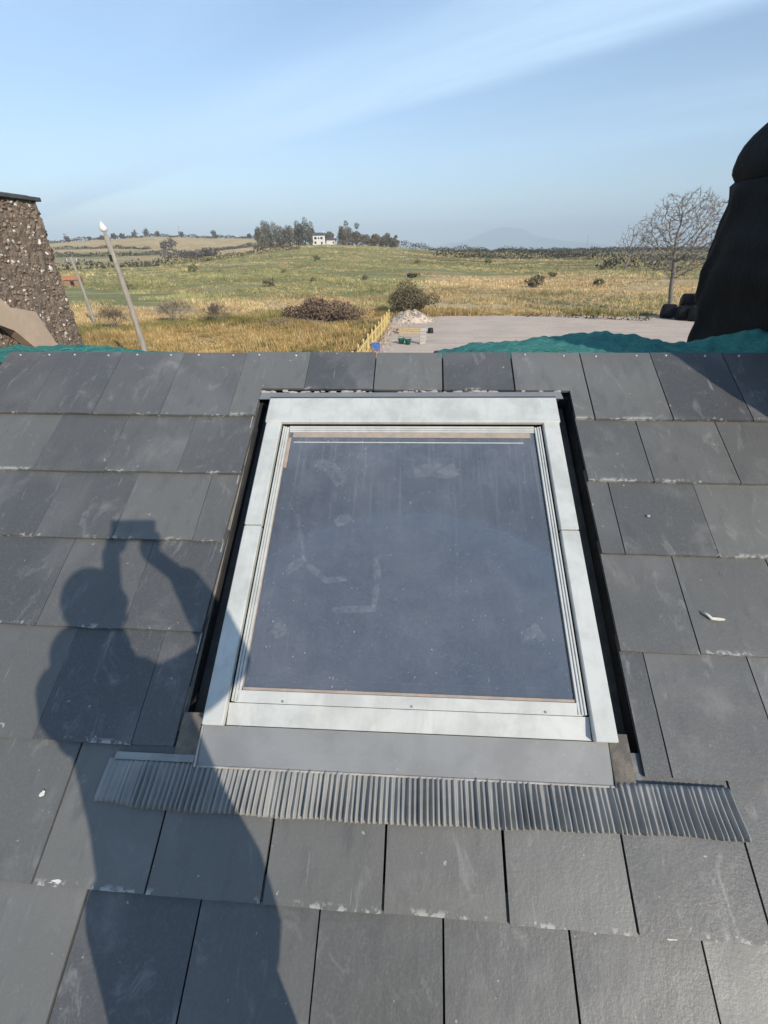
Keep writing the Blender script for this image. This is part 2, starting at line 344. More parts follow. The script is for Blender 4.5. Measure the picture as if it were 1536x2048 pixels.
A_, R_ = np.meshgrid(np.radians(azs), rs); TX = R_*np.sin(A_); TY = R_*np.cos(A_); TZ = height(TX, TY)
na, nr = len(azs), len(rs)
idx = np.arange(na*nr).reshape(nr, na)
Q = np.stack([idx[:-1, :], idx[1:, :], np.roll(idx, -1, 1)[1:, :], np.roll(idx, -1, 1)[:-1, :]], -1).reshape(-1, 4)
# land cover: how much dry grass grows where (x), how much scrub (y), green sward (z)
az_d = np.degrees(A_)
def lump(az, r, a0, a1, r0, r1, sa=2., sr=.08):
    return sstep(a0-sa, a0+sa, az)*(1-sstep(a1-sa, a1+sa, az))*sstep(r0*(1-sr), r0*(1+sr), r)*(1-sstep(r1*(1-sr), r1*(1+sr), r))
dry = .45+0*R_
dry += .6*lump(az_d, R_, -180, -2, 0, 47) - .5*lump(az_d, R_, -60, -12, 47.5, 53, 2, .02) + .55*lump(az_d, R_, -50, -7, 54, 72, 3, .06)
dry -= .28*lump(az_d, R_, -50, 0, 76, 330, 2, .1) ; dry += .40*lump(az_d, R_, 1, 60, 60, 125, 2, .08) - .35*lump(az_d, R_, 5, 60, 51, 58, 2, .03)
dry += .28*lump(az_d, R_, -4, 20, 70, 95, 3, .1) - .2*lump(az_d, R_, 0, 60, 130, 420, 3, .15)
dry += .5*lump(az_d, R_, -26, -10, 420, 700, 1.2, .06) + .45*lump(az_d, R_, -60, -20, 560, 1000, 2, .1) + .2*lump(az_d, R_, -60, -20, 380, 520, 2, .1) - .3*lump(az_d, R_, -46, -27, 520, 570, 2, .03)
dry += .15*lump(az_d, R_, 0, 60, 600, 3000)
scrub = .20+0*R_+.45*lump(az_d, R_, -2, 60, 170, 500, 3, .2)+.2*lump(az_d, R_, -46, -20, 120, 600, 4, .2)
cov = np.stack([np.clip(dry, 0, 1), np.clip(scrub, 0, 1), sstep(300, 900, R_)], -1).reshape(-1, 3)
t = NT('ground_cover'); g = t.n.new('ShaderNodeNewGeometry').outputs['Position']; sx = t.n.new('ShaderNodeSeparateColor'); t.put(sx.inputs[0], t.attr('tint'))
nA = t.noise(g, .035, 5, .6, .5); nB = t.noise(t.mapv(g, (.6, 1.4, 1)), .22, 5, .62, .4); nC = t.noise(g, 1.6, 4, .65); nD = t.noise(t.mapv(g, (.5, 1.5, 1)), .09, 4, .6, .8)
f = t.math('ADD', sx.outputs[0], t.math('MULTIPLY', t.math('SUBTRACT', t.math('ADD', nA, t.math('MULTIPLY', nB, .9)), .95), 1.5))
green = t.mix(t.ramp(nC, .35, .7), (.285, .28, .125), (.22, .225, .095)); green = t.mix(t.ramp(nD, .44, .60), green, (.38, .325, .165))
tan = t.mix(t.ramp(nC, .35, .7), (.56, .40, .215), (.44, .315, .165)); tan = t.mix(t.ramp(nD, .42, .66), tan, (.62, .48, .29))
c = t.mix(t.ramp(f, .3, .75), green, tan)
fs = t.math('ADD', sx.outputs[1], t.math('MULTIPLY', t.math('SUBTRACT', nB, .5), 2.4)); c = t.mix(t.ramp(fs, .45, .8, 0, .8), c, (.085, .075, .042))
c = t.mix(t.ramp(nC, .6, .8, 0, .5), c, (.12, .095, .05))
t.bump(t.math('ADD', t.math('MULTIPLY', nB, 2.0), nC), .9, .5)
M['ground'] = t.fin(c, .95, .05)
me = np_mesh('ground', np.stack([TX, TY, TZ], -1).reshape(-1, 3), Q[:, ::-1], M['ground'], cov, True)
o = link('ground', me); tag(o, kind='structure')
# far hill lost in the haze
mb = MB(); prof = [(1.5, .0), (2.6, .62), (4.2, .8), (5.3, 1.05), (6.6, 1.6), (7.6, 1.95), (8.8, 2.08), (10.0, 1.98), (10.9, 1.7), (12.0, 1.15), (13.5, .9), (15.2, .72), (17.5, .5), (21, .0)]
for dr, k in ((14900, .0), (15400, .75), (15900, 1.0), (16300, .55)):
    for a, e in prof:
        jj = 1+.05*math.sin(a*5+dr); mb.v.append((dr*math.sin(R(a)), dr*math.cos(R(a)), -2+15900*math.tan(R(e))*k*jj)); mb.c.append((1, 1, 1))
n = len(prof); mb.f = [(i*n+j, i*n+j+1, (i+1)*n+j+1, (i+1)*n+j) for i in range(3) for j in range(n-1)]; mb.mi = [0]*len(mb.f)
tag(mb.build('distant_hill', simple('far_heath', (.20, .20, .18), (.17, .17, .15), .002, .95, 0), smooth=True), kind='structure')
# gravel yard
t = NT('yard_gravel'); g = t.n.new('ShaderNodeNewGeometry').outputs['Position']
a = t.noise(g, .35, 5, .6, .5); b = t.noise(g, 6, 5, .65); d = t.noise(t.mapv(g, (.4, 1.6, 1)), .8, 4, .6)
c = t.mix(t.ramp(a, .35, .7), (.66, .525, .415), (.56, .445, .35)); c = t.mix(t.ramp(d, .5, .75, 0, .5), c, (.66, .54, .45)); c = t.mix(t.ramp(b, .35, .75, 0, .5), c, (.40, .32, .265))
tr_ = t.noise(t.mapv(g, (.12, 2.2, 1), (0, 0, 0), (0, 0, .25)), .9, 4, .65, .7); c = t.mix(t.ramp(tr_, .52, .68, 0, .55), c, (.33, .26, .215)); c = t.mix(t.ramp(t.noise(g, 1.7, 5, .7), .58, .74, 0, .5), c, (.70, .60, .52)); t.bump(b, .6, .05); M['gravel'] = t.fin(c, .95, .1)
poly = [(-3.3, 24), (-3.1, 32), (-2.9, 38.5), (-2.6, 45.2), (-1.6, 46.8), (.6, 48.2), (1.5, 50.6), (3.8, 51.6), (8, 51.2), (13.6, 51.5), (19.4, 50.4), (25, 50.0), (33, 47.8), (44, 46), (44, 24)]
pts = []
for i in range(len(poly)):
    p, q = np.array(poly[i]), np.array(poly[(i+1) % len(poly)]); k = max(1, int(np.linalg.norm(q-p)/.7))
    for j in range(k):
        w = p+(q-p)*j/k; pts.append((w[0]+random.uniform(-.3, .3), w[1]+random.uniform(-.55, .55)))
tag(MB().prism(pts, -.05, .03).build('gravel_yard', M['gravel']), kind='structure')

# ================================================================== the roof (ridge runs along X)
PHI, DP = R(30.9), 1.4536
NRM = np.array([0, -math.sin(PHI), math.cos(PHI)]); UPS = np.array([0, math.cos(PHI), math.sin(PHI)])
FOOT = CAM-NRM*DP
def roofp(u, v, h=0.0): return FOOT+np.array([1, 0, 0])*u+UPS*v+NRM*h
def roof_mat(u, v, h=0.0, spin=0.0):
    p = roofp(u, v, h)
    m = Matrix([[1, 0, 0, p[0]], [0, UPS[1], NRM[1], p[1]], [0, UPS[2], NRM[2], p[2]], [0, 0, 0, 1]])
    return m @ Matrix.Rotation(spin, 4, 'Z')
V_RIDGE = 1.639
TAILS = [1.2459, .9487, .6526, .3265, -.0063, -.3372, -.668, -.999, -1.33, -1.66, -1.99]
W0 = .305
JOFF = [-.8025, -.6399, -.8023, -.6469, -.8106, -.663, -.515, -.663, -.515, -.663, -.515]
U_LEFT, U_RIGHT = -1.995, 2.72
OP = (-.686, .646, 1.402)                      # opening left by the slaters round the window: left, right, top
house = empty('house', (0, 2.15, 0)); HO = Vector((0, 2.15, 0))
tag(house, 'slate roofed house in the foreground seen from up on its own roof', 'house')
def hpart(name, mb, mat_, mw=None, **k):
    o = mb.build(name, mat_, house, **k)
    o.matrix_local = Matrix.Translation(-HO) @ (mw if mw is not None else Matrix())
    return o
RZ = roofp(0, V_RIDGE)[2]; RY = roofp(0, V_RIDGE)[1]
EZ = roofp(0, -2.0)[2]; EY = roofp(0, -2.0)[1]
# walls and gables
mb = MB(); BY = RY+(RY-EY)
def gable(mb, x0, x1):
    poly = [(EY+.15, 0), (BY-.15, 0), (BY-.15, EZ-.05), (RY, RZ-.14), (EY+.15, EZ-.05)]
    n = 5; mb.add([(x0, y, z) for y, z in poly]+[(x1, y, z) for y, z in poly], [tuple(range(n)), tuple(range(2*n-1, n-1, -1))]+[(i, n+i, n+(i+1) % n, (i+1) % n) for i in range(n)])
gable(mb, -4.6, -4.4); hpart('gable_wall', mb, M['wall']); mb = MB(); gable(mb, 2.5, 2.7); hpart('gable_wall', mb, M['wall'])
hpart('front_wall', MB().box(-4.4, 2.5, EY+.15, EY+.45, 0, EZ-.02), M['wall']); hpart('back_wall', MB().box(-4.4, 2.5, BY-.45, BY-.15, 0, EZ-.02), M['wall'])
# boarded deck under the slates with the window opening left out
mb = MB()
for (a, b, c_, d_) in ((U_LEFT, -.682, -2.0, 1.62), (.648, U_RIGHT, -2.0, 1.62), (-.682, .648, -2.0, .0), (-.682, .648, 1.39, 1.62)): mb.box(a, b, c_, d_, -.09, -.03)
hpart('roof_deck', mb, M['underlay'], roof_mat(0, 0))
back = Matrix([[1, 0, 0, 0], [0, math.cos(PHI), math.sin(PHI), RY], [0, -math.sin(PHI), math.cos(PHI), RZ], [0, 0, 0, 1]])
hpart('back_roof_slope', MB().box(U_LEFT, U_RIGHT, .02, 3.62, -.09, -.02), M['slate'], back)
hpart('lower_roof_slope', MB().box(-4.6, U_LEFT-.012, -2.0, 1.60, -.16, -.05), M['membrane'], roof_mat(0, 0))
hpart('lower_back_slope', MB().box(-4.6, U_LEFT-.012, .05, 3.62, -.16, -.07), M['membrane'], back)
# loft room below the window
mb = MB(); z0, z1 = 2.6, 5.2
mb.box(-1.6, 1.5, EY+.5, BY-.6, z0-.1, z0)
hpart('loft_floor', mb, M['room'])
for nm, a in (('loft_wall', (-1.65, -1.6, EY+.5, BY-.6, z0, 3.85)), ('loft_wall', (1.5, 1.55, EY+.5, BY-.6, z0, 3.85)), ('loft_wall', (-1.6, 1.5, 3.0, 3.06, z0, 4.9))): hpart(nm, MB().box(*a), M['plaster'])
# slates
TH_S = .0115
def slate_poly(w, l, jit=.0012, x0=0.0):
    k = 7; tail = [(x0+w*i/k, random.uniform(-jit, jit)) for i in range(k+1)]
    return tail+[(x0+w, l), (x0, l)]
def slate_mesh(poly, g):
    mb = MB(); slope = -.0135/g
    mb.prism(poly, -.0005, TH_S, lambda x, y: slope*y)
    return mb.mesh('slate', M['slate'])
variants = {}
nail_me = MB().tube([(0, 0, -.004), (0, 0, .001), (0, 0, .0035)], [.0055, .0062, .003], 8).mesh('nail', M['zinc'], True)
head = V_RIDGE
for r, tail in enumerate(TAILS):
    top = V_RIDGE if r == 0 else TAILS[r-1]; g = top-tail
    L_ = g+(0.0 if r == 0 else .055)
    k0 = math.floor((U_LEFT-JOFF[r])/W0)-1
    for k in range(k0, k0+24):
        a = JOFF[r]+k*W0; gap = random.choice((.0022, .003, .0035, .0045, .0055)) if -0.9 < a < 1.6 else .002
        if r >= 5: gap = random.choice((.0035, .005, .0065, .008, .0085))
        if r == 0 and -.35 < a < .75: gap = random.choice((.005, .0065, .008))
        if a < -.6 and r < 5: gap = .0018
        u0, u1 = a+gap*.5, a+W0-gap*.5
        u0 = max(u0, U_LEFT); u1 = min(u1, U_RIGHT)
        if u1-u0 < .02: continue
        vc = tail+g*.5
        pc = roofp((u0+u1)/2, vc)
        if u1 > 1.82 and 1.45 < pc[1] < 3.4: continue                     # the stack comes through here
        polys = None
        if r <= 4:
            vtop = OP[2]
            if r == 0:
                if u0 >= OP[0] and u1 <= OP[1]: polys = (slate_poly(u1-u0, top-vtop), vtop, g)
                elif u0 < OP[0] < u1: w = u1-u0; e = OP[0]-u0; c_ = vtop-tail; polys = ([(0, 0), (e*.5, .001), (e, 0), (e, c_), (w, c_), (w, L_), (0, L_)], tail, g)
                elif u0 < OP[1] < u1: w = u1-u0; e = OP[1]-u0; c_ = vtop-tail; polys = ([(e, 0), ((e+w)/2, .001), (w, 0), (w, L_), (0, L_), (0, c_), (e, c_)], tail, g)
            else:
                if u0 >= OP[0] and u1 <= OP[1]: continue
                if u0 < OP[0] < u1: u1 = OP[0]+random.uniform(-.003, .003)
                if u0 < OP[1] < u1: u0 = OP[1]+random.uniform(-.003, .003)
                if u1-u0 < .02: continue
        hh = .0015+random.uniform(-.0007, .0012)
        if polys:
            me = slate_mesh(polys[0], polys[2]); vt = polys[1]
            hh += (-.0135/g)*(vt-tail) if vt != tail else 0
        else:
            key = (round(L_, 3), round(u1-u0, 3), random.randrange(3)); vt = tail
            if key not in variants: variants[key] = slate_mesh(slate_poly(u1-u0, L_), g)
            me = variants[key]
        o = link('slate', me, house)
        o.matrix_local = Matrix.Translation(-HO) @ roof_mat(u0, vt+random.uniform(-.002, .002), hh, random.uniform(-.0025, .0025)) @ Matrix.Rotation(random.uniform(-.0016, .0016), 4, 'X') @ Matrix.Rotation(random.uniform(-.003, .003), 4, 'Y')
        if r == 0:
            for q in (.22, .78):
                if u1 < 1.8:
                    nl = link('nail', nail_me, o); nl.location = ((u1-u0)*q+random.uniform(-.008, .008), (V_RIDGE-vt)-.020+random.uniform(-.005, .005), TH_S-.0135*(V_RIDGE-.02-tail)/g+.0005); nl.rotation_euler = (random.uniform(-.3, .3), random.uniform(-.3, .3), 0)
    head = tail

# ================================================================== roof window
WM = roof_mat(-.012, .066, 0, R(.7)); win = empty('roof_window', mw=WM)
tag(win, 'roof window with weathered white metal frame and dusty blue pane set in slates', 'roof window')
W, LW = 1.166, 1.232; hw = W/2
def wp(name, mb, mat_, parent=None, **k): return mb.build(name, mat_, parent or win, **k)
CW = .062
for s in (-1, 1):
    for nm, y0, y1, dz in (('side_cover', -.004, .640, 0), ('side_cover', .643, 1.14, .0015)):
        mb = MB(); a, b = sorted((s*hw, s*(hw-CW))); mb.box(a, b, y0, y1, .036+dz, .060+dz, .003)
        a, b = sorted((s*hw, s*(hw-.003))); mb.box(a, b, y0+.002, y1-.002, -.004, .037, 0); wp(nm, mb, M['cover'])
    # frame body below the covers
    a, b = sorted((s*(hw-.022), s*(hw-.055))); wp('frame_side', MB().box(a, b, .0, 1.225, -.10, .0355), M['gasket'])
    # stepped glazing beads
    for i, (e0, e1, z) in enumerate(((.5125, .5065, .052), (.5055, .4985, .049), (.4975, .4895, .046))):
        a, b = sorted((s*e0, s*e1)); wp('glazing_bead', MB().box(a, b, .062, 1.098, .02, z, .0015), M['cover'])
    a, b = sorted((s*.4895, s*.4862)); wp('gasket', MB().box(a, b, .104, 1.07, .02, .0435), M['gasket'] if s > 0 else M['peach'])
mb = MB().box(-hw-.004, hw+.004, 1.108, 1.236, .046, .067, .004); wp('top_cover', mb, M['cover'])
wp('top_cover_trim', MB().box(-hw-.006, hw+.006, 1.238, 1.250, .030, .058, .002), M['gutter'])
wp('frame_head', MB().box(-hw+.022, hw-.022, 1.115, 1.23, -.10, .0455), M['gasket'])
for i, (a, b, z) in enumerate(((1.0735, 1.081, .044), (1.082, 1.090, .047), (1.091, 1.099, .050))): wp('glazing_bead', MB().box(-.487, .487, a, b, .02, z, .0015), M['cover'])
# bottom cover slopes down to the apron
def slab(x0, x1, y0, y1, zl, zh, th): return MB().add([(x0,y0,zl-th),(x1,y0,zl-th),(x1,y1,zh-th),(x0,y1,zh-th),(x0,y0,zl),(x1,y0,zl),(x1,y1,zh),(x0,y1,zh)], [(3,2,1,0),(4,5,6,7),(0,1,5,4),(1,2,6,5),(2,3,7,6),(3,0,4,7)])
wp('bottom_cover', slab(-hw+CW+.0015, hw-CW-.0015, -.001, .0585, .033, .041, .02), M['cover'])
bl = wp('bottom_bead', slab(-.503, .503, .060, .0935, .0425, .0455, .02), M['cover'])
for x in (-.36, .02, .40): MB().tube([(x, .0665, .0425), (x, .0665, .0452)], .0035, 8).build('screw', M['flashing'], bl)
wp('pane_seal', MB().box(-.487, .487, .0945, .1035, .02, .0425, .001), M['peach'])
wp('frame_sill', MB().box(-hw+.022, hw-.022, .004, .056, -.10, .0125), M['gasket'])
wp('glass_pane', MB().box(-.486, .486, .104, 1.073, .034, .040), M['glass'])
wp('pane_seal', MB().box(-.470, .470, 1.047, 1.0725, .0405, .0425, .0008), M['peach']); wp('film_edge', MB().box(-.462, .440, 1.0215, 1.0255, .0403, .0412), M['cover'])
wp('pane_seal', MB().box(-.486, -.474, .90, 1.046, .0405, .0425, .0008), M['peach'])
for y in (.1275, 1.012): wp('spacer_bar', MB().box(-.468, .468, y, y+.006, .024, .0335), M['alu'])
for x in (-.13, .16): wp('spacer_clip', MB().box(x-.004, x+.004, 1.0285, 1.046, .024, .0335), M['alu'])
# pale reflections and loft glimpses, painted as translucent patches on the pane
t = NT('painted_reflection'); ob = t.tc(); t.n.remove(t.p); sx_ = t.n.new('ShaderNodeUVMap')
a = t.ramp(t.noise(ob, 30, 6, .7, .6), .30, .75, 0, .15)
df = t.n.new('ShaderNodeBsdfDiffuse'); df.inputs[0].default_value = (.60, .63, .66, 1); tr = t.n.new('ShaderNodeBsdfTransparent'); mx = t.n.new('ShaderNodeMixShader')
t.put(mx.inputs[0], a); t.l.new(tr.outputs[0], mx.inputs[1]); t.l.new(df.outputs[0], mx.inputs[2]); t.l.new(mx.outputs[0], t.out.inputs[0]); M['reflection_patch'] = t.m
def reflection_patch(pts, wd):
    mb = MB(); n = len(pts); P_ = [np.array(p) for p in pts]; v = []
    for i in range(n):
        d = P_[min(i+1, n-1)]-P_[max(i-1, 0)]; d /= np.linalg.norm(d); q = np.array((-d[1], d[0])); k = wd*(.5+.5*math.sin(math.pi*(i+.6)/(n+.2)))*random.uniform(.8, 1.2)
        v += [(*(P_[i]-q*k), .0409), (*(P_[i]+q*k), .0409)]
    mb.add(v, [(2*i, 2*i+2, 2*i+3, 2*i+1) for i in range(n-1)]); wp('painted_reflection', mb, M['reflection_patch'])
reflection_patch([(-.24, .345), (-.19, .35), (-.14, .352), (-.10, .356)], .014); reflection_patch([(-.105, .36), (-.10, .42), (-.10, .48), (-.11, .53)], .012)
reflection_patch([(-.40, .70), (-.385, .63), (-.365, .57), (-.36, .52)], .008); reflection_patch([(-.415, .47), (-.38, .50), (-.35, .525)], .016); reflection_patch([(-.34, .50), (-.30, .47), (-.27, .445), (-.20, .455)], .012)
reflection_patch([(-.26, .66), (-.235, .675), (-.21, .69)], .02); reflection_patch([(.02, .88), (.08, .90), (.14, .885), (.18, .90)], .035); reflection_patch([(-.42, .26), (-.40, .28), (-.385, .29)], .022); reflection_patch([(-.36, .93), (-.30, .90), (-.25, .83)], .03); reflection_patch([(.36, .28), (.40, .30), (.42, .27)], .02)
# pine sash inside the pane
for s in (-1, 1):
    a, b = sorted((s*.486, s*.452)); wp('sash_stile', MB().box(a, b, .105, 1.072, -.055, .018, .002), M['pine'])
wp('sash_rail', MB().box(-.451, .451, 1.040, 1.072, -.055, .018, .002), M['pine']); wp('sash_rail', MB().box(-.451, .451, .105, .128, -.055, .014, .002), M['pine'])
# lining of the shaft down to the loft
for s in (-1, 1):
    a, b = sorted((s*.53, s*.49)); wp('shaft_lining', MB().box(a, b, .03, 1.2, -.55, -.102), M['plaster'])
wp('shaft_lining', MB().box(-.489, .489, 1.12, 1.2, -.55, -.102), M['plaster']); wp('shaft_lining', MB().box(-.489, .489, .03, .09, -.55, -.102), M['plaster'])
# gutters at the sides and head
for s in (-1, 1):
    x0 = s*(hw-.021); x1 = s*(.682 if s < 0 else .664); a, b = sorted((x0, x1)); wp('side_gutter', MB().box(a, b, -.02, 1.30, -.085, -.075), M['gutter'])
    if s < 0: wp('gutter_upstand', MB().box(-.6735, -.6705, -.02, 1.31, -.074, .002), M['lip'])
wp('head_gutter', MB().box(-hw+.02, hw-.02, 1.251, 1.36, -.05, -.04), M['gutter'])
mb = slab(-.655, .635, 1.272, 1.322, .020, .006, .003); wp('head_flashing', mb, M['flashing'])
# apron, corners, pleated skirt
wp('flashing_apron', slab(-.588, .566, -.1055, -.003, .0165, .026, .004), M['flashing'])
wp('apron_lip', MB().box(-.590, .568, -.112, -.106, .010, .0195, .002), M['lip'])
wp('apron_rib', MB().box(-.5955, -.5895, -.112, -.004, .006, .024, .001), M['lip']); wp('apron_rib', MB().box(.5675, .5715, -.112, -.004, .006, .022, .001), M['gutter'])
wp('corner_flashing', slab(-.664, -.597, -.105, .03, .0125, .010, .003), M['dirt']); wp('corner_flashing', slab(.573, .628, -.105, .02, .0125, .010, .003), M['dirt'])
np_ = 112; x0, x1 = -.852, .868; ns = 12
V_ = []; F_ = []; ncol = np_*8+1; amp_j = rng.uniform(.6, 1.2, np_+2); lean_j = rng.uniform(-.22, .22, np_+2)
for j in range(ns+1):
    q = j/ns
    for i in range(ncol):
        p = i/8.0; k = int(p); fr_ = p-k
        e = p/np_; x = x0+(x1-x0)*e
        fl = 1-.75*math.exp(-((e)/.05)**2)                    # flattened at the left end
        wv = (1-abs(2*((fr_+lean_j[k]*math.sin(fr_*math.pi)) % 1)-1)); wv = (.5-.5*math.cos(math.pi*wv))**.85
        z = .0105+.0205*wv*amp_j[k]*fl*(.55+.45*q if j else .15)
        sp = (q**1.1)*.012*(2*e-1)
        yb = -.2185+.010*math.exp(-(e/.06)**2)+.002*math.sin(e*9+1)+.0012*math.sin(e*57)+.0012*amp_j[k]*math.sin(k*12.9)+.006*sstep(.6, 1, e)
        yt = -.098+(-.004 if abs(e-.5) < .33 else 0)
        V_.append((x+sp+.003*lean_j[k]*q, yt+(yb-yt)*q, z-.0085*max(0, (q-.9)/.1)*.4+.002*math.sin(e*23+q*3)))
for j in range(ns):
    for i in range(ncol-1): F_.append((j*ncol+i, (j+1)*ncol+i, (j+1)*ncol+i+1, j*ncol+i+1))
sk = link('pleated_skirt', np_mesh('pleated_skirt', V_, F_, M['pleat'], None, True), win)
md = sk.modifiers.new('thick', 'SOLIDIFY'); md.thickness = .0012; md.offset = -1
wp('skirt_fold', slab(-.835, -.60, -.1005, -.082, .0185, .0135, .003), M['pleat'])
# crumbs of foam and mortar along the head of the window
for i in range(46):
    x = random.uniform(-.66, .63); mb = MB(); s_ = random.uniform(.004, .011)
    mb.ball((x, 1.329+random.uniform(-.006, .006), .002), (s_*random.uniform(1, 2.6), s_*.7, s_*.6), 7, 4, fn=lambda d: 1+.25*random.uniform(-1, 1)); wp('mortar_crumb', mb, M['lip'])

# small litter lying on the slates
def droplet(u, v, su, sv, label, name, cat, mat_, group=None):
    m = roof_mat(u, v, .0105); mb = MB()
    for i in range(4): mb.ball((random.uniform(-.5, .5)*su, random.uniform(-.5, .5)*sv, .0004), (su*random.uniform(.4, .8), sv*random.uniform(.4, .8), .0016), 10, 5, fn=lambda d: 1+.18*math.sin(d[0]*7+d[1]*9))
    o = mb.build(name, mat_); o.matrix_world = m; tag(o, label, cat, group)
def roof_uv(px, py):
    q = ray(px, py); P = q*(-(DP-.008)/(q@NRM)); return P[0], float(P@UPS)
for px, py, a, b, lb in ((88, 1585, .011, .010, 'round white dropping on the slate at the left margin'), (110, 1762, .030, .009, 'long white dropping on the slate tail below the round one'),
                         (580, 1803, .011, .008, 'small white crumb on slate tail beside the shadow of the hip'), (1188, 1862, .006, .010, 'upright pale speck on slate tail right of centre near the bottom'),
                         (1340, 1872, .020, .007, 'oblong pale dropping on slate tail at the lower right'), (667, 1808, .008, .006, 'smaller of two white crumbs below the pleated skirt'),
                         (1070, 1845, .010, .007, 'white crumb on slate tail under the right half of the skirt')):
    u, v = roof_uv(px, py); droplet(u, v, a, b, lb, 'bird_dropping', 'dropping', M['dropping'], 'pale droppings on the slates')
u, v = roof_uv(1425, 1236)
mb = MB(); mb.tube([(-.030, .018, .004), (-.022, .006, .012), (-.008, -.004, .006), (.012, -.005, .005), (.030, -.006, .006)], [.002, .004, .0055, .006, .003], 7)
o = mb.build('curled_scrap', M['scrap'], smooth=True); o.matrix_world = roof_mat(u, v, .010); tag(o, 'small curled pale scrap lying on the slates right of the window', 'scrap')
u, v = roof_uv(1296, 1033); mb = MB(); mb.ball((0, 0, .003), (.006, .005, .005), 8, 5, fn=lambda d: 1+.2*math.sin(d[0]*5)); o = mb.build('pebble', M['block']); o.matrix_world = roof_mat(u, v, .009); tag(o, 'single small pebble on the slate right of the window', 'pebble')

# ================================================================== stacks and sheeting behind the ridge
# left: pebble-dashed stack with a slate cap
ch = empty('chimney', (-3.05, 2.9, 3.2)); tag(ch, 'brown pebble dashed chimney with a thin slate cap at left', 'chimney')
CX0, CX1, CY0, CY1, CZ0, CZ1 = -3.5, -2.6, 2.3, 3.49, 3.2, 6.315
mb = MB(); ny, nz = 36, 90
def face_grid(mb, P0, U, Vv, nu, nv, nrm, amp):
    P0, U, Vv, nrm = map(np.array, (P0, U, Vv, nrm)); b = len(mb.v)
    for j in range(nv+1):
        for i in range(nu+1):
            e = 1.0
            p = P0+U*i/nu+Vv*j/nv+nrm*random.uniform(-amp, amp)*e; mb.v.append(tuple(p)); mb.c.append((1, 1, 1))
    for j in range(nv):
        for i in range(nu): q = b+j*(nu+1)+i; mb.f.append((q, q+1, q+nu+2, q+nu+1)); mb.mi.append(0)
face_grid(mb, (CX1, CY0, CZ0), (0, CY1-CY0, 0), (0, 0, CZ1-CZ0), 40, 90, (1, 0, 0), .008)
face_grid(mb, (CX0, CY0, CZ0), (CX1-CX0, 0, 0), (0, 0, CZ1-CZ0), 30, 90, (0, -1, 0), .008)
mb.box(CX0, CX1-.012, CY0+.012, CY1, CZ0, CZ1)
o = mb.build('stack', M['mortar'], ch); o.location = -Vector(ch.location)
mb = MB(); GA = [(.32, .245, .19), (.25, .19, .15), (.37, .29, .22), (.20, .16, .13), (.29, .23, .19)]
def pebble(mb, c, nrm, s):
    nrm = np.array(nrm); a = np.cross(nrm, (0, 0, 1)); b = np.array((0, 0, 1.)); w = random.uniform(0, 6.28); a, b = a*math.cos(w)+b*math.sin(w), b*math.cos(w)-a*math.sin(w)
    s1, s2, s3 = s*random.uniform(.8, 1.5), s*random.uniform(.6, 1), s*.65
    v = [c+nrm*s3*random.uniform(.8, 1.1)]
    for j, (rr, hh_) in enumerate(((.62, .75), (1, 0.0))):
        for i in range(6):
            q = 6.283*i/6+j*.5; k = random.uniform(.8, 1.15); v.append(c+a*s1*rr*k*math.cos(q)+b*s2*rr*k*math.sin(q)+nrm*s3*hh_-nrm*(.004 if j else 0))
    f = [(0, 1+i, 1+(i+1) % 6) for i in range(6)]+[(1+i, 7+i, 7+(i+1) % 6, 1+(i+1) % 6) for i in range(6)]
    mb.add(v, f)
for i in range(5600):
    white = random.random() < .07
    mb.col = tuple(np.array((.74, .70, .63))*random.uniform(.75, 1.1)) if white else tuple(np.array(random.choice(GA))*random.uniform(.7, 1.25))
    s = random.uniform(.0055, .0125)*(1.15 if white else 1)
    if random.random() < .7: pebble(mb, np.array((CX1+.001, random.uniform(CY0, CY1), CZ1-abs(random.random())**1.2*1.6)), (1, 0, 0), s)
    else: pebble(mb, np.array((random.uniform(CX0, CX1), CY0-.001, CZ1-random.random()*2.0)), (0, -1, 0), s)
for i in range(260):   # stones breaking the far arris
    mb.col = tuple(np.array(random.choice(GA))*random.uniform(.7, 1.3)); pebble(mb, np.array((CX1-random.uniform(0, .06), CY1, random.uniform(4.6, CZ1))), (0, 1, 0), random.uniform(.008, .018))
o = mb.build('dash_stones', M['stone_t'], ch, colour=True); o.location = -Vector(ch.location); o['kind'] = 'stuff'
mb = MB(); mb.box(CX0-.06, CX1+.025, CY0-.06, CY1+.03, CZ1+.002, CZ1+.026, .004); mb2 = MB().box(CX0, CX1-.02, CY0, CY1-.02, CZ1+.027, CZ1+.034, .002)
o = mb.build('cap_slab', M['capslate'], ch); o.location = -Vector(ch.location); o = mb2.build('cap_bed', M['capslate'], ch); o.location = -Vector(ch.location)
# sloping slab at its foot
mb = MB(); sl_ = [(2.35, 5.98+.30), (2.84, 5.74), (3.02, 5.70), (3.13, 5.42), (3.08, 5.30), (2.80, 5.615), (2.35, 5.84)]
n = len(sl_); mb.add([(-2.585, y, z) for y, z in sl_]+[(-2.50, y, z-.015) for y, z in sl_], [tuple(range(n)), tuple(range(2*n-1, n-1, -1))]+[(i, n+i, n+(i+1) % n, (i+1) % n) for i in range(n)])
o = mb.build('sloping_slab', M['tanstone']); tag(o, 'smooth tan sloping slab against the foot of the pebble dashed chimney', 'slab')
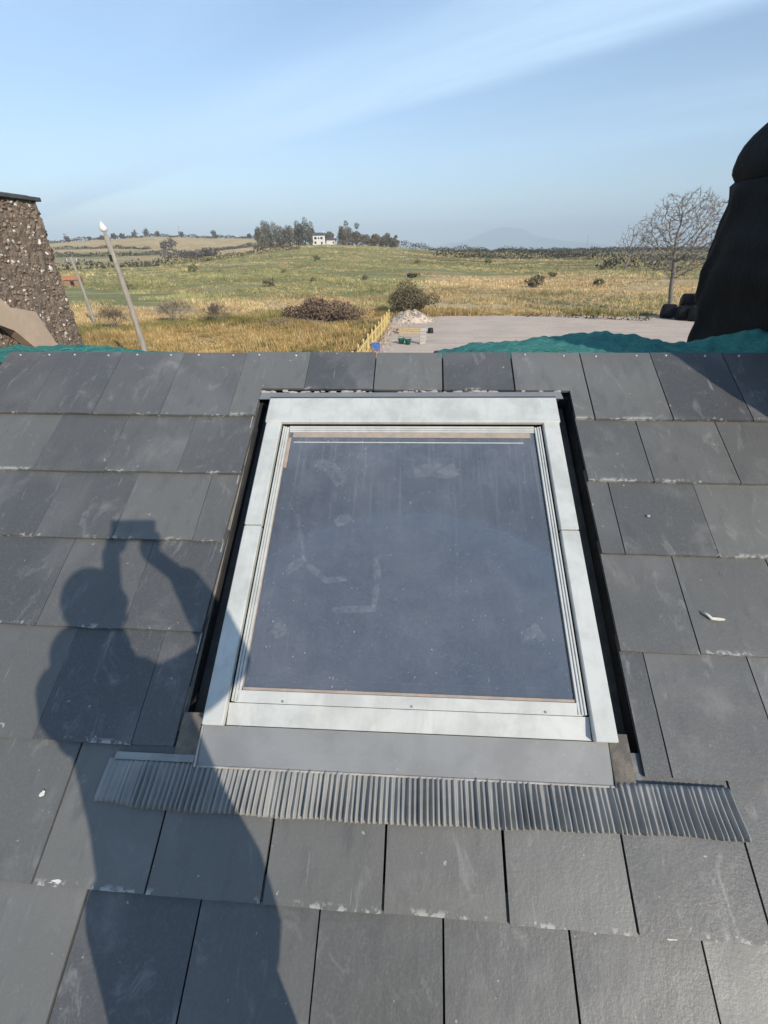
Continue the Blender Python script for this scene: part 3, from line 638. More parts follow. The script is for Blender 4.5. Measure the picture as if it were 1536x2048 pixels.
# right: stack wrapped in black sheeting
bs = empty('wrapped_chimney', (2.25, 2.35, 4.6)); tag(bs, 'chimney wrapped in lumpy black sheeting with a rounded hood at right', 'chimney')
def loft(levels, nseg=64, amp=.012, seed=0):
    mb = MB(); rr = np.random.default_rng(seed)
    for (z, x0_, x1_, y0_, y1_, p) in levels:
        for j in range(nseg):
            a = 2*math.pi*j/nseg; c_, s_ = math.cos(a), math.sin(a)
            e = 2.0/p; ux = math.copysign(abs(c_)**e, c_); uy = math.copysign(abs(s_)**e, s_)
            w = amp*(math.sin(a*5+z*7)+.7*math.sin(a*11-z*13+1)+.5*math.sin(z*31+a*3))*.5
            mb.v.append(((x0_+x1_)/2+ux*((x1_-x0_)/2+w), (y0_+y1_)/2+uy*((y1_-y0_)/2+w), z+.3*amp*math.sin(a*4+z*9))); mb.c.append((1, 1, 1))
    k = len(levels); mb.f = [(i*nseg+j, i*nseg+(j+1) % nseg, (i+1)*nseg+(j+1) % nseg, (i+1)*nseg+j) for i in range(k-1) for j in range(nseg)]+[tuple((k-1)*nseg+j for j in range(nseg)), tuple(range(nseg-1, -1, -1))]
    mb.mi = [0]*len(mb.f); return mb
lv = []
for z in np.linspace(4.6, 6.30, 40):
    q = (z-5.4)/.9; bulge = .010*math.sin(z*11)+.012*math.sin(z*5.3+1)-.02*math.exp(-((z-5.93)/.02)**2)
    lv.append((z, 1.79-bulge, 2.72, 1.26-.05*max(0, min(1, (z-5.6)/.6))-bulge, 3.40+bulge*.6+.02*q, 14))
lv.append((6.335, 1.805, 2.71, 1.22, 3.40, 12))
mb = loft(lv, 96, .016); o = mb.build('sheeting', M['black_sheet'], bs, smooth=True); o.location = -Vector(bs.location)
dl = [(6.30, 1.800, 2.715, 1.225, 3.395, 12), (6.325, 1.785, 2.73, 1.21, 3.42, 11), (6.355, 1.768, 2.745, 1.195, 3.45, 10), (6.385, 1.760, 2.75, 1.19, 3.465, 9)]
for k in range(1, 15):
    q = k/14*math.pi/2; f_ = max(.04, math.cos(q)**.75); z = 6.40+.37*math.sin(q); dl.append((z, 2.255-.495*f_, 2.255+.495*f_, 2.325-1.135*f_, 2.325+1.14*f_, 9-6.5*k/14))
mb = loft(dl, 96, .010, 1); o = mb.build('hood', M['black_sheet'], bs, smooth=True); o.location = -Vector(bs.location)
# teal sheets laid over the far slope
def sheet(name, xs, prof, label, y0=2.20, ypk=2.62, y1=3.75):
    nx, ny = 90, 46; V_ = []; F_ = []
    px_, pz_ = zip(*prof)
    for j in range(ny+1):
        y = y0+(y1-y0)*j/ny
        for i in range(nx+1):
            x = xs[0]+(xs[1]-xs[0])*i/nx; pk = np.interp(x, px_, pz_)
            base = RZ-.035-(y-RY)*math.tan(PHI)
            a = sstep(y0, ypk, y) if y < ypk else 1-sstep(ypk, y1, y)
            if y < ypk: z = (RZ-.05)*(1-a)+(CAMZ+pk)*a
            else: z = base+(CAMZ+pk-base)*a*1.0 + .04*(1-a)
            z += .012*math.sin(x*9+y*14)*a+.010*abs(math.sin(x*17-y*9+math.sin(y*11)))*a+.005*math.sin(x*41+y*33)+.003*math.sin(x*83-y*57)
            z = max(z, base+.012)
            V_.append((x+.02*math.sin(y*8), y+.02*math.sin(x*7), z))
    for j in range(ny):
        for i in range(nx): q = j*(nx+1)+i; F_.append((q, q+1, q+nx+2, q+nx+1))
    o = link(name, np_mesh(name, V_, F_, M['teal'], None, True)); m = o.modifiers.new('thick', 'SOLIDIFY'); m.thickness = .004
    tag(o, label, 'tarpaulin'); return o
sheet('tarpaulin', (.10, 1.76), [(.1, -.53), (.32, -.465), (.73, -.435), (.87, -.42), (1.0, -.412), (1.12, -.415), (1.24, -.435), (1.36, -.465), (1.44, -.472), (1.55, -.452), (1.66, -.42), (1.86, -.37)], 'teal tarpaulin rising behind the ridge beside the black wrapped chimney')
sheet('tarpaulin', (-2.42, -1.42), [(-2.6, -.467), (-2.23, -.475), (-1.9, -.487), (-1.70, -.50), (-1.55, -.52), (-1.4, -.55)], 'low strip of teal tarpaulin behind the ridge beside the pebble dashed chimney')

# ================================================================== vegetation
def rot_about(d, axis, ang):
    axis = axis/(np.linalg.norm(axis)+1e-9); return d*math.cos(ang)+np.cross(axis, d)*math.sin(ang)+axis*(axis@d)*(1-math.cos(ang))
def grow(mb, tw, p, d, L_, r, lev, top, rnd, spread=.55, lift=.12, kids=(2, 3), tint=(.2, .17, .15), twigs=5, twr=.012):
    segs = 3 if lev < top-1 else 2
    pts = [p]; rr = [r]; q = p.copy(); dd = d.copy()
    for i in range(segs):
        dd = dd+rnd.normal(0, .10 if lev else .04, 3)+np.array((0, 0, lift*(.6 if lev else .2))); dd /= np.linalg.norm(dd)
        q = q+dd*L_/segs; pts.append(q); rr.append(r*(1-.38*(i+1)/segs))
    mb.tube(pts, rr, 7 if lev == 0 else (5 if lev < 3 else 3), cap=False)
    if lev >= top:
        for k in range(twigs):
            s = pts[rnd.integers(0, len(pts))]; e = dd+rnd.normal(0, .55, 3); e /= np.linalg.norm(e); ln = L_*rnd.uniform(.5, 1.1)
            side = np.cross(e, rnd.normal(0, 1, 3)); side /= np.linalg.norm(side); tw.col = tuple(np.array(tint)*rnd.uniform(.7, 1.3))
            m_ = s+e*ln*.45; e2 = e+rnd.normal(0, .5, 3); tw.add([s-side*twr, s+side*twr, s+e*ln, m_-side*twr*.7, m_+side*twr*.7, m_+e2*ln*.6], [(0, 1, 2), (3, 4, 5)])
        return
    n = int(rnd.integers(kids[0], kids[1]+1))
    ph = rnd.uniform(0, 6.28)
    for k in range(n):
        ax = np.cross(dd, (1, 0, 0.01)); ax = rot_about(ax/np.linalg.norm(ax), dd, ph+6.283*k/n+rnd.normal(0, .3))
        nd = rot_about(dd, ax, spread*rnd.uniform(.6, 1.3))
        st = pts[-1] if k < 2 else pts[-2]
        grow(mb, tw, st, nd, L_*rnd.uniform(.66, .86), rr[-1]*rnd.uniform(.62, .8), lev+1, top, rnd, spread, lift, kids, tint, twigs, twr)
def bare_tree(name, at_, ht, label, cat, group=None, seed=1, top=5, trunk=.22, spread=.55, stems=1, tint=(.22, .19, .17), twigs=6, twr=.014, lift=.12, first=.24, kids=(2, 3), squash=1.0, **kw):
    rnd = np.random.default_rng(seed); mb = MB(); tw = MB()
    for s in range(stems):
        a = rnd.uniform(0, 6.28); tl = .55 if stems > 1 else .05
        d = np.array((math.cos(a)*tl*rnd.uniform(.3, 1.2), math.sin(a)*tl*rnd.uniform(.3, 1.2), 1.0)); d /= np.linalg.norm(d)
        grow(mb, tw, np.array((rnd.normal(0, .12)*(stems > 1), rnd.normal(0, .12)*(stems > 1), -.1)), d, ht*first, trunk*(1 if stems == 1 else rnd.uniform(.6, 1)), 0, top, rnd, spread, lift, kids, tint, twigs, twr)
    zmax = max(v[2] for v in tw.v); k = ht/zmax
    for q in (mb, tw): q.v = [(x*k*squash, y*k*squash, z*k) for x, y, z in q.v]
    e = empty(name, at_); tag(e, label, cat, group)
    mb.build('trunk', M['bark'], e, smooth=True); o = tw.build('crown', M['twig'], e, colour=True)
    return e
def cloud(mb, c, rad, n, size, tint, rnd, shell=.25, main=.5, lumps=7):
    L_ = [(np.array((0, 0, 0.)), 1.0)]+[(rnd.normal(0, .42, 3), rnd.uniform(.35, .6)) for _ in range(lumps)]
    for i in range(n):
        lc, lr = L_[0] if rnd.random() < main else L_[rnd.integers(0, len(L_))]
        d = rnd.normal(0, 1, 3); d /= np.linalg.norm(d); rr_ = rnd.uniform(shell, 1)**.5*lr*.8
        p = lc+d*rr_
        if p[2] < -.95: p[2] = -.95
        sh = .75+.5*rnd.random(); mb.col = tuple(np.array(tint)*sh)
        P = np.array(c)+p*np.array(rad); a = rnd.normal(0, 1, 3); a /= np.linalg.norm(a); b = np.cross(a, d+rnd.normal(0, .5, 3)); b /= np.linalg.norm(b)+1e-9; s = size*rnd.uniform(.5, 1.4)
        mb.add([P-a*s*.5, P+a*s*.5, P+b*s*rnd.uniform(.6, 1.3)], [(0, 1, 2)])
def clump_plant(name, at_, rad, n, size, tint, label, cat, group=None, seed=0, trunk=None, zc=.85):
    rnd = np.random.default_rng(seed); e = empty(name, at_); tag(e, label, cat, group)
    mb = MB(); cloud(mb, (0, 0, rad[2]*zc+(trunk or 0)), rad, n, size, tint, rnd); mb.build('crown', M['twig'], e, colour=True)
    tb = MB()
    for k in range(3 if not trunk else 1):
        a = rnd.uniform(0, 6.28); w = .25*(0 if trunk else 1); hgt = (trunk or 0)+rad[2]*1.2
        p0 = np.array((0, 0, -.2)); p1 = np.array((math.cos(a)*rad[0]*w, math.sin(a)*rad[0]*w, hgt*.5)); p2 = np.array((math.cos(a)*rad[0]*w*2, math.sin(a)*rad[0]*w*2, hgt))
        tb.tube([p0, p1, p2], [rad[0]*.07, rad[0]*.05, rad[0]*.015], 6)
    tb.build('trunk', M['bark'], e)
    return e
def colonised_tree(at_, trunk_pts, centre, rad, n_att, step, kill, r_tip, label, seed, tint, twig_n=3, twr=.016, zmin=0.0, hollow=.0):
    rnd = np.random.default_rng(seed); att = []
    while len(att) < n_att:
        q = rnd.uniform(-1, 1, 3); rr_ = np.linalg.norm(q)
        if rr_ > 1 or rr_ < hollow*rnd.random(): continue
        p = centre+q*rad*(1+.08*math.sin(q[0]*9)*math.cos(q[1]*7))
        if p[2] < zmin: continue
        att.append(p)
    att = np.array(att); nodes = [np.array(p, float) for p in trunk_pts]; par = [-1]+list(range(len(nodes)-1))
    for it in range(90):
        NN = np.array(nodes); d2 = ((att[:, None, :]-NN[None])**2).sum(-1) if len(NN) < 900 else None
        if d2 is None:
            near = np.empty(len(att), int); dist = np.empty(len(att))
            for a0 in range(0, len(att), 200):
                dd = ((att[a0:a0+200, None, :]-NN[None])**2).sum(-1); near[a0:a0+200] = dd.argmin(1); dist[a0:a0+200] = dd.min(1)
        else: near = d2.argmin(1); dist = d2.min(1)
        keep = dist > kill**2
        if not keep.any(): break
        att = att[keep]; near = near[keep]; new = 0
        for k in np.unique(near):
            v = att[near == k]-NN[k]; v = (v/np.linalg.norm(v, axis=1, keepdims=True)).mean(0)+rnd.normal(0, .14, 3)+np.array((0, 0, .05)); v /= np.linalg.norm(v)+1e-9
            nodes.append(NN[k]+v*step); par.append(int(k)); new += 1
        if not new or len(nodes) > 4200: break
    n = len(nodes); kids = [0]*n; area = [0.0]*n
    for k in range(n-1, -1, -1):
        if kids[k] == 0: area[k] = r_tip**2.3
        if par[k] >= 0: kids[par[k]] += 1; area[par[k]] += area[k]
    rad_ = [a**(1/2.3) for a in area]
    mb = MB(); tw = MB()
    for k in range(1, n):
        mb.tube([nodes[par[k]], nodes[k]], [max(rad_[k], rad_[par[k]]*.55), rad_[k]], 6 if rad_[k] > .05 else 3, cap=False)
        if rad_[k] < .03:
            for _ in range(twig_n):
                e = nodes[k]-nodes[par[k]]; e = e/np.linalg.norm(e)+rnd.normal(0, .5, 3); e /= np.linalg.norm(e); ln = step*rnd.uniform(.7, 1.9); side = np.cross(e, rnd.normal(0, 1, 3)); side /= np.linalg.norm(side)
                tw.col = tuple(np.array(tint)*rnd.uniform(.7, 1.3)); b = nodes[k]; tw.add([b-side*twr, b+side*twr, b+e*ln], [(0, 1, 2)])
    e = empty('bare_tree', at_); tag(e, label, 'tree'); mb.build('trunk', M['bark'], e, smooth=True); tw.build('crown', M['twig'], e, colour=True)
# the bare tree beyond the yard and its neighbour
p = on_az(1341, 617, 58.5); sx3 = np.array((math.cos(R(26)), -math.sin(R(26)), 0.))
tp = [sx3*(-.17*z+.03*math.sin(z*2))+np.array((0, 0, z)) for z in (-.2, .6, 1.3, 1.9, 2.5, 3.2, 4.0, 4.8)]
colonised_tree(p, tp, sx3*-.55+np.array((0, 0, 6.9)), np.array((4.5, 3.7, 3.75)), 1900, .34, .42, .017, 'tall bare tree with rounded crown beyond the yard next to the black chimney', 6, (.27, .235, .21), 4, .024, 3.4, .5)
p = ground_at(1250, 540)
tp = [np.array((0, 0, -.3)), np.array((0, 0, 1.2)), np.array((.2, 0, 2.4)), np.array((.3, 0, 3.6))]
colonised_tree(p, tp, np.array((.3, 0, 7.0)), np.array((4.2, 4.0, 4.6)), 520, .7, .9, .04, 'smaller bare tree in the hedge left of the tall one', 8, (.23, .205, .19), 3, .05, 3.0, .4)
# bushes at the edge of the yard
clump_plant('bush', on_az(816, 631, 52.5), (2.75, 2.0, 1.65), 8500, .13, (.175, .145, .090), 'round dense dark bush behind the stone heap', 'bush', seed=3)
e = clump_plant('bush', on_az(655, 640, 48.6), (4.3, 1.6, 1.25), 7500, .15, (.215, .150, .110), 'low wide purplish brown thicket left of the yellow fence', 'bush', seed=4, zc=.75)
for px, py, rr_, ht, sd, lb in ((350, 634, 52, 2.7, 21, 'pale bare shrub in the tan grass nearest the pole'), (437, 636, 50, 2.3, 22, 'small dark bare shrub between the pale shrub and the thicket'), (222, 640, 50, 2.5, 23, 'bare brown shrub left of the wooden pole')):
    bare_tree('bare_shrub', on_az(px, py, rr_), ht, lb, 'shrub', None, sd, 3, .035, .6, 13, (.30, .25, .18) if sd == 21 else (.19, .155, .115), 7, .016, .05, .34)
# cut branches round the thicket
for i, (px, py) in enumerate(((585, 640), (700, 640), (560, 644), (735, 655), (618, 646))):
    p = on_az(px, py, 47.5-(py-640)*.12); mb = MB(); rnd = np.random.default_rng(40+i)
    for k in range(46):
        a = rnd.uniform(0, 6.28); d = np.array((math.cos(a), math.sin(a)*.6, rnd.uniform(.0, .55))); s = rnd.normal(0, .35, 3)*np.array((1.6, .8, .0))+np.array((0, 0, .06)); L_ = rnd.uniform(.5, 1.5)
        mb.tube([s, s+d*L_*.5+rnd.normal(0, .06, 3), s+d*L_], [.024, .018, .006], 4)
    o = mb.build('brush_heap', simple('cut_branch_%d' % i, (.36, .28, .22), (.22, .17, .14), 3, .9), loc=p)
    tag(o, ('tangle of pale cut branches at the left foot of the thicket', 'tangle of cut branches at the right foot of the thicket', 'outermost pale branch tangle left of the thicket', 'branch tangle close to the yellow fence', 'thin branch tangle in front of the thicket')[i], 'branches')
# copse round the white house on the hill
CT = [(525, 497, 16.5, 5.6), (541, 497, 18.0, 5.4), (560, 496, 17.5, 5.6), (579, 495, 16.5, 5.2), (597, 495, 16.0, 5.2), (612, 494, 17.5, 6.0), (624, 493, 14.0, 4.0), (686, 493, 13.0, 4.5), (697, 494, 14.5, 5.5), (713, 495, 11.0, 5.0), (733, 496, 9.0, 5.0), (752, 497, 9.5, 4.5), (770, 497, 9.0, 5.0), (786, 499, 7.0, 4.5), (644, 491, 10.5, 5.0), (660, 491, 11.0, 5.0)]
protos = []
for i, (px, py, ht, w) in enumerate(CT):
    p = on_az(px, py, 372+(i*37 % 25)+(22 if i > 13 else 0)); k = i % 4
    tnt = ((.19, .18, .14), (.165, .16, .13), (.215, .195, .15), (.205, .18, .13))[k]
    if i < 4 or True:
        clump_plant('copse_tree', p, (w, w*.8, ht*.46), 2600, .62, tnt, 'bare grey tree of the copse round the white house on the hill', 'tree', 'copse trees on the hill', 100+i, trunk=ht*.06, zc=.92)
for i, (px, py, ht) in enumerate(((137, 487, 8), (205, 480, 7), (228, 479, 8), (245, 478, 7), (270, 476, 9), (294, 475, 11), (316, 475, 8), (180, 482, 5), (430, 478, 10), (364, 477, 9), (500, 482, 8), (350, 522, 12), (335, 526, 9))):
    p = on_az(px, py, 770 if py < 500 else 560)
    clump_plant('skyline_tree', p, (ht*.5, ht*.4, ht*.45), 260, 1.3, (.12, .11, .10), 'small bare tree on the far left skyline' if py < 500 else 'bare tree among the hedges below the left skyline', 'tree', 'trees on the left skyline' if py < 500 else 'trees under the left skyline', 200+i, trunk=ht*.12)
# hedges: long low banks of twigs following field edges
def hedge(pts, hgt, wid, label, seed, tint=(.115, .105, .08), rng_=None, dens=13.0, size=.7):
    rnd = np.random.default_rng(seed); P = [on_az(a, b, r) if r else ground_at(a, b) for a, b, r in pts]
    mb = MB(); base = P[0]
    for a, b in zip(P[:-1], P[1:]):
        ln = np.linalg.norm((b-a)[:2]); n = int(ln*dens)
        for i in range(n):
            q = a+(b-a)*rnd.random(); z = float(height(q[0], q[1])); hv = hgt*(.75+.3*math.sin(q[0]*.13+q[1]*.07)+.2*math.sin(q[0]*.41+1)+.3*rnd.random())
            c_ = np.array((q[0]+rnd.normal(0, wid*.4), q[1]+rnd.normal(0, wid*.4), z+max(.1, hv)*rnd.random()**.8))-base
            mb.col = tuple(np.array(tint)*rnd.uniform(.6, 1.4)); s = size*rnd.uniform(.5, 1.4); u_ = rnd.normal(0, 1, 3); u_ /= np.linalg.norm(u_); w_ = np.cross(u_, rnd.normal(0, 1, 3)); w_ /= np.linalg.norm(w_)
            mb.add([c_-u_*s*.5, c_+u_*s*.5, c_+w_*s], [(0, 1, 2)])
    o = mb.build('hedge', M['twig'], loc=base, colour=True); tag(o, label, 'hedge')
hedge([(512, 498, 366), (580, 495, 368), (622, 494, 368)], 4.5, 4, 'dark undergrowth under the left half of the copse', 12, size=1.0, dens=24)
hedge([(676, 494, 368), (740, 497, 368), (792, 500, 368)], 4.0, 4, 'brown undergrowth under the right half of the copse', 13, size=1.0, dens=24, tint=(.15, .12, .085))
hedge([(100, 515, 0), (200, 513, 0), (330, 511, 0)], 3.2, 3, 'dark hedge across the tan slope behind the poles', 1, size=1.2, dens=12)
hedge([(100, 492, 740), (230, 484, 740), (330, 478, 745)], 3, 3, 'thin hedge line along the far left skyline', 2, size=1.2)
hedge([(330, 478, 750), (430, 478, 750), (530, 484, 745)], 3, 3, 'skyline hedge running left from the copse', 3, size=1.2)
hedge([(335, 531, 0), (420, 522, 0), (520, 508, 0), (600, 498, 0)], 2.6, 2.0, 'hedge climbing along the pinkish field to the copse', 4, size=.7, tint=(.15, .125, .085))
hedge([(120, 541, 0), (240, 535, 0), (335, 531, 0)], 2.6, 3, 'dark broken hedge behind the small shed', 5, size=.9)
hedge([(790, 500, 400), (880, 503, 400), (960, 503, 410), (1010, 503, 430)], 3.6, 3, 'dark hedge running right from the copse', 6, size=.7, dens=26)
hedge([(1000, 512, 0), (1100, 514, 0), (1200, 515, 0)], 3.4, 4, 'dark hedge across the middle of the plain', 7, size=.7, dens=24, tint=(.10, .10, .075))
hedge([(930, 518, 250), (1000, 520, 250), (1060, 522, 250)], 2.0, 3, 'low scrubby hedge in the green field right of centre', 8, size=.7)
hedge([(1080, 522, 260), (1180, 525, 250), (1260, 527, 250), (1350, 530, 250), (1430, 530, 250)], 3.0, 3, 'long hedge behind the bare trees at right', 9, size=.6, dens=26, tint=(.10, .095, .075))
hedge([(880, 500, 620), (1040, 499, 640), (1200, 498, 640), (1300, 498, 640), (1440, 498, 640)], 3.0, 4, 'faint hedge line on the right horizon', 10, size=1.0, dens=26, tint=(.095, .10, .075))
hedge([(1040, 634, 52), (1120, 633, 52), (1200, 634, 51.5), (1300, 636, 51.5)], .5, .6, 'low dead bramble bank along the back of the yard', 11, size=.22, dens=26, tint=(.25, .18, .11))
hedge([(330, 516, 0), (370, 514, 0), (425, 512, 0)], 5.5, 6, 'tall dark thicket below the left skyline right of the near pole', 14, size=1.3, dens=22, tint=(.125, .11, .095))
hedge([(420, 503, 0), (480, 497, 0), (535, 491, 0)], 3.0, 3, 'short hedge above the pinkish field near the copse', 15, size=1.1)
hedge([(110, 500, 0), (220, 497, 0), (300, 499, 0)], 2.4, 2.5, 'upper thin hedge on the tan slope behind the poles', 16, size=1.0)
hedge([(870, 512, 0), (930, 516, 0), (1000, 516, 0)], 2.6, 5, 'scrubby dark patch right of the copse hill', 17, size=.9, tint=(.13, .12, .08))
hedge([(1020, 506, 0), (1140, 506, 0), (1260, 505, 0), (1420, 505, 0)], 4.0, 5, 'second dark hedge below the right horizon', 18, size=.9, dens=26, tint=(.125, .12, .09))
hedge([(1200, 536, 0), (1280, 538, 0), (1340, 538, 0)], 3.0, 3, 'brown hedge behind the foot of the smaller bare tree', 19, size=.8, tint=(.15, .13, .09))
# scattered scrub over the field
cnt = 0
for i in range(150):
    px, py = rng.uniform(150, 1420), rng.uniform(512, 585)
    if py < 530 and px < 560: continue
    p = ground_at(px, py); r_ = math.hypot(p[0], p[1]); s = rng.uniform(.5, 1.2)*(1+r_/420)
    if r_ > 420 or r_ < 70: continue
    cnt += 1
    if cnt > 16: break
    clump_plant('field_bush', p, (s*1.3, s*1.1, s*.7), 150, .34*s, (.19, .165, .10) if i % 3 else (.165, .17, .085), 'low scrub bush dotted over the rough green field', 'bush', 'scrub bushes on the field', 400+i)
clump_plant('field_bush', ground_at(824, 556), (1.5, 1.2, .6), 400, .3, (.11, .11, .07), 'dark low bush just right of the thin pale mast', 'bush', None, 399)

# rough grass: dry tussocks near, coarser ones over the far field
def in_yard(x, y):
    return (x > -3.0) & (y < 51.2)
def tussocks(name, n, r0, r1, blades, h0, h1, spread, label, dens_fn, power=1.0, wid=.02):
    V_ = []; C_ = []
    rr_ = np.sqrt(rng.uniform(r0**2, r1**2, n)) if power == 1 else r0*(r1/r0)**rng.uniform(0, 1, n)
    aa = np.radians(rng.uniform(-44, 42, n)); x = rr_*np.sin(aa); y = rr_*np.cos(aa)
    keep = ~in_yard(x, y); tone, k2 = dens_fn(x, y); keep &= k2; x, y, rr_, tone = x[keep], y[keep], rr_[keep], tone[keep]; n = len(x); z = height(x, y)-.03
    hh = rng.uniform(h0, h1, n)*(1+rr_/1200)*np.clip(1+.5*wob(x*11, y*9), .3, 2.2)
    near_ = 1-sstep(50, 60, rr_)[:, None]; DRY = np.array([(.68, .49, .25), (.60, .43, .21), (.76, .60, .36), (.48, .34, .17)]); GRN = np.array([(.37, .345, .15), (.30, .29, .12), (.48, .42, .22), (.25, .24, .105)])
    pick = rng.integers(0, 4, n); base = np.where((rng.random(n) < tone)[:, None], DRY[pick]*(1-near_*np.array((.16, .20, .34))), GRN[pick]*(1-near_*np.array((.2, .25, .4))))*rng.uniform(.80, 1.15, (n, 1))*(1-near_*.28*sstep(-.3, .8, wob(x*7+1, y*13))[:, None])*(1+(1-near_)*.22*np.clip(wob(x*1.9+4, y*4.4), -1.3, 1.3)[:, None])
    for b in range(blades):
        a = rng.uniform(0, 2*np.pi, n); s = rng.uniform(.3, 1, n)*spread; h = hh*rng.uniform(.5, 1.15, n); w = wid*(1+rr_/60)*rng.uniform(.7, 1.4, n); f_ = rng.uniform(0, 6.28, n)
        ox = rng.normal(0, .16, n)*(1+rr_/150); oy = rng.normal(0, .16, n)*(1+rr_/150)
        p0 = np.c_[x+ox-np.sin(f_)*w, y+oy+np.cos(f_)*w, z]; p1 = np.c_[x+ox+np.sin(f_)*w, y+oy-np.cos(f_)*w, z]; p2 = np.c_[x+ox+np.cos(a)*s, y+oy+np.sin(a)*s, z+h]
        V_.append(np.stack([p0, p1, p2], 1).reshape(-1, 3)); C_.append(np.repeat(base*rng.uniform(.85, 1.12, (n, 1)), 3, 0))
    V2 = np.concatenate(V_); C2 = np.concatenate(C_); q = np.arange(len(V2)//3)*3
    o = link(name, np_mesh(name, V2, np.c_[q, q+1, q+2], M['grass'], C2)); tag(o, label, 'grass', None, 'stuff')
def near_fn(x, y):
    r = np.hypot(x, y); az = np.degrees(np.arctan2(x, y)); g_ = lump(az, r, -60, -12, 48, 53, 2, .02)
    return np.clip(.88-.75*g_-.6*sstep(-.1, 1.0, wob(x*5, y*6)), 0, 1), np.ones(len(x), bool)
def far_fn(x, y):
    r = np.hypot(x, y); az = np.degrees(np.arctan2(x, y))
    d = .45+.55*lump(az, r, -50, -7, 54, 74, 3, .06)-.18*lump(az, r, -50, 0, 76, 330, 2, .1)+.5*lump(az, r, 1, 60, 60, 128, 2, .08)-.3*lump(az, r, 5, 60, 51, 58, 2, .03)
    d = d+.34*wob(x*1.2, y*2.0)+.18*wob(x*.35+2, y*.8)
    return np.clip(d, 0, 1), wob(x*1.7+3, y*2.6)+.5*wob(x*6, y*9) > -.55
tussocks('dry_tussock_grass', 34000, 24, 58, 11, .18, .48, .30, 'golden tussocky rough grass below the fence and poles', near_fn)
tussocks('field_grass', 80000, 54, 340, 5, .18, .42, .38, 'streaky green and tan rough grass covering the far field', far_fn, 2)

# ================================================================== things beyond the ridge
# poles
def pole(at_, ht, r0, r1, label, arm=None, cap=False, lean=(0, 0)):
    e = empty('utility_pole', at_); tag(e, label, 'pole')
    pts = [np.array((lean[0]*q*q, lean[1]*q, -.3+(ht+.3)*q)) for q in np.linspace(0, 1, 7)]
    MB().tube(pts, np.linspace(r0, r1, 7), 12).build('shaft', M['pole'], e, smooth=True)
    x, y = pts[-1][:2]
    if arm:
        MB().box(x-arm, x+arm, y-.05, y+.05, ht-.42, ht-.32, .01).build('crossarm', M['pole'], e)
        for k in (-.85, .85): MB().tube([(x+k*arm, y, ht-.32), (x+k*arm, y, ht-.20), (x+k*arm, y, ht-.14)], [.03, .05, .02], 8).build('insulator', M['white'], e)
    if cap:
        MB().tube([(x, y, ht+.0), (x, y, ht+.14), (x, y, ht+.16)], [r1*.7, r1*.62, .05], 10).build('neck', M['pole'], e)
        MB().tube([(x-.02, y, ht+.15), (x-.02, y, ht+.2), (x-.03, y, ht+.30), (x-.05, y, ht+.40), (x-.07, y, ht+.52), (x-.08, y, ht+.60)], [.08, .155, .17, .14, .07, .015], 14).build('cap', M['white'], e, smooth=True)
        MB().box(x-.10, x+.20, y-.03, y+.03, ht-.18, ht-.13).build('bracket', M['pole'], e)
        MB().tube([(x+.02, y-.13, ht-1.1), (x+.02, y-.13, ht-.8)], .07, 8).build('fitting', M['black'], e)
    return e
p = on_az(290, 700, 28.5); d = ray(207, 467); hd = math.hypot(d[0], d[1]); ht = CAMZ+d[2]/hd*28.5
pole(p, ht-.08, .165, .115, 'grey wooden pole with a white cap behind the ridge at left', None, True, (-.42, 0))
p = on_az(186, 636, 55); d = ray(150, 514); ht = CAMZ+d[2]/math.hypot(d[0], d[1])*55
pole(p, ht, .17, .12, 'smaller distant pole with short crossarm beside the pebble dashed chimney', .55, False, (-.3, 0))
p = ground_at(813, 569); pole(p, 6.2, .07, .05, 'thin pale mast standing in the field above the round bush', None)
p = on_az(1172, 500, 640); pole(p, 15, .22, .16, 'tiny far pole on the right horizon', 1.2)
p = on_az(362, 480, 700); pole(p, 13, .2, .15, 'tiny far pole on the left skyline', 1.0)
# small shed far left
def shed(at_, rz):
    e = empty('shed', at_); e.rotation_euler.z = rz; tag(e, 'small brown shed with orange roof beside the distant pole', 'shed')
    MB().box(-1.5, 1.5, -1.2, 1.2, -.3, 1.35).build('wall', M['brick'], e)
    mb = MB(); mb.add([(-1.7, -1.45, 1.32), (1.7, -1.45, 1.32), (1.7, 0, 2.15), (-1.7, 0, 2.15), (-1.7, 1.45, 1.32), (1.7, 1.45, 1.32)], [(0, 1, 2, 3), (3, 2, 5, 4), (0, 3, 4), (1, 5, 2)]); mb.build('roof', M['oroof'], e)
    MB().box(-.35, .35, -1.24, -1.2, -.2, 1.1).build('door', M['black'], e)
shed(ground_at(150, 573), R(20))
# white house on the hill
def farmhouse(at_, rz, w, dp, hw_, hr, label, wins):
    e = empty('hill_house', at_); e.rotation_euler.z = rz; tag(e, label, 'house')
    mb = MB(); mb.box(-w/2, w/2, -dp/2, dp/2, -1.0, hw_); mb.add([(-w/2, -dp/2, hw_), (-w/2, dp/2, hw_), (-w/2, 0, hw_+hr), (w/2, -dp/2, hw_), (w/2, dp/2, hw_), (w/2, 0, hw_+hr)], [(0, 2, 1), (3, 4, 5)]); mb.build('wall', M['housew'], e)
    mb = MB()
    for s in (-1, 1):
        mb.add([(-w/2-.3, s*(dp/2+.3), hw_-.15), (w/2+.3, s*(dp/2+.3), hw_-.15), (w/2+.3, 0, hw_+hr+.08), (-w/2-.3, 0, hw_+hr+.08)], [(0, 1, 2, 3) if s < 0 else (3, 2, 1, 0)])
    rf = mb.build('roof', M['hroof'], e)
    MB().box(w/2-1.2, w/2-.3, -.4, .4, hw_+hr-.5, hw_+hr+1.1).build('chimney', M['housew'], rf)
    for x0_, x1_, z0_, z1_ in wins:
        MB().box(x0_, x1_, -dp/2-.03, -dp/2+.05, z0_, z1_).build('window', M['pane'], e)
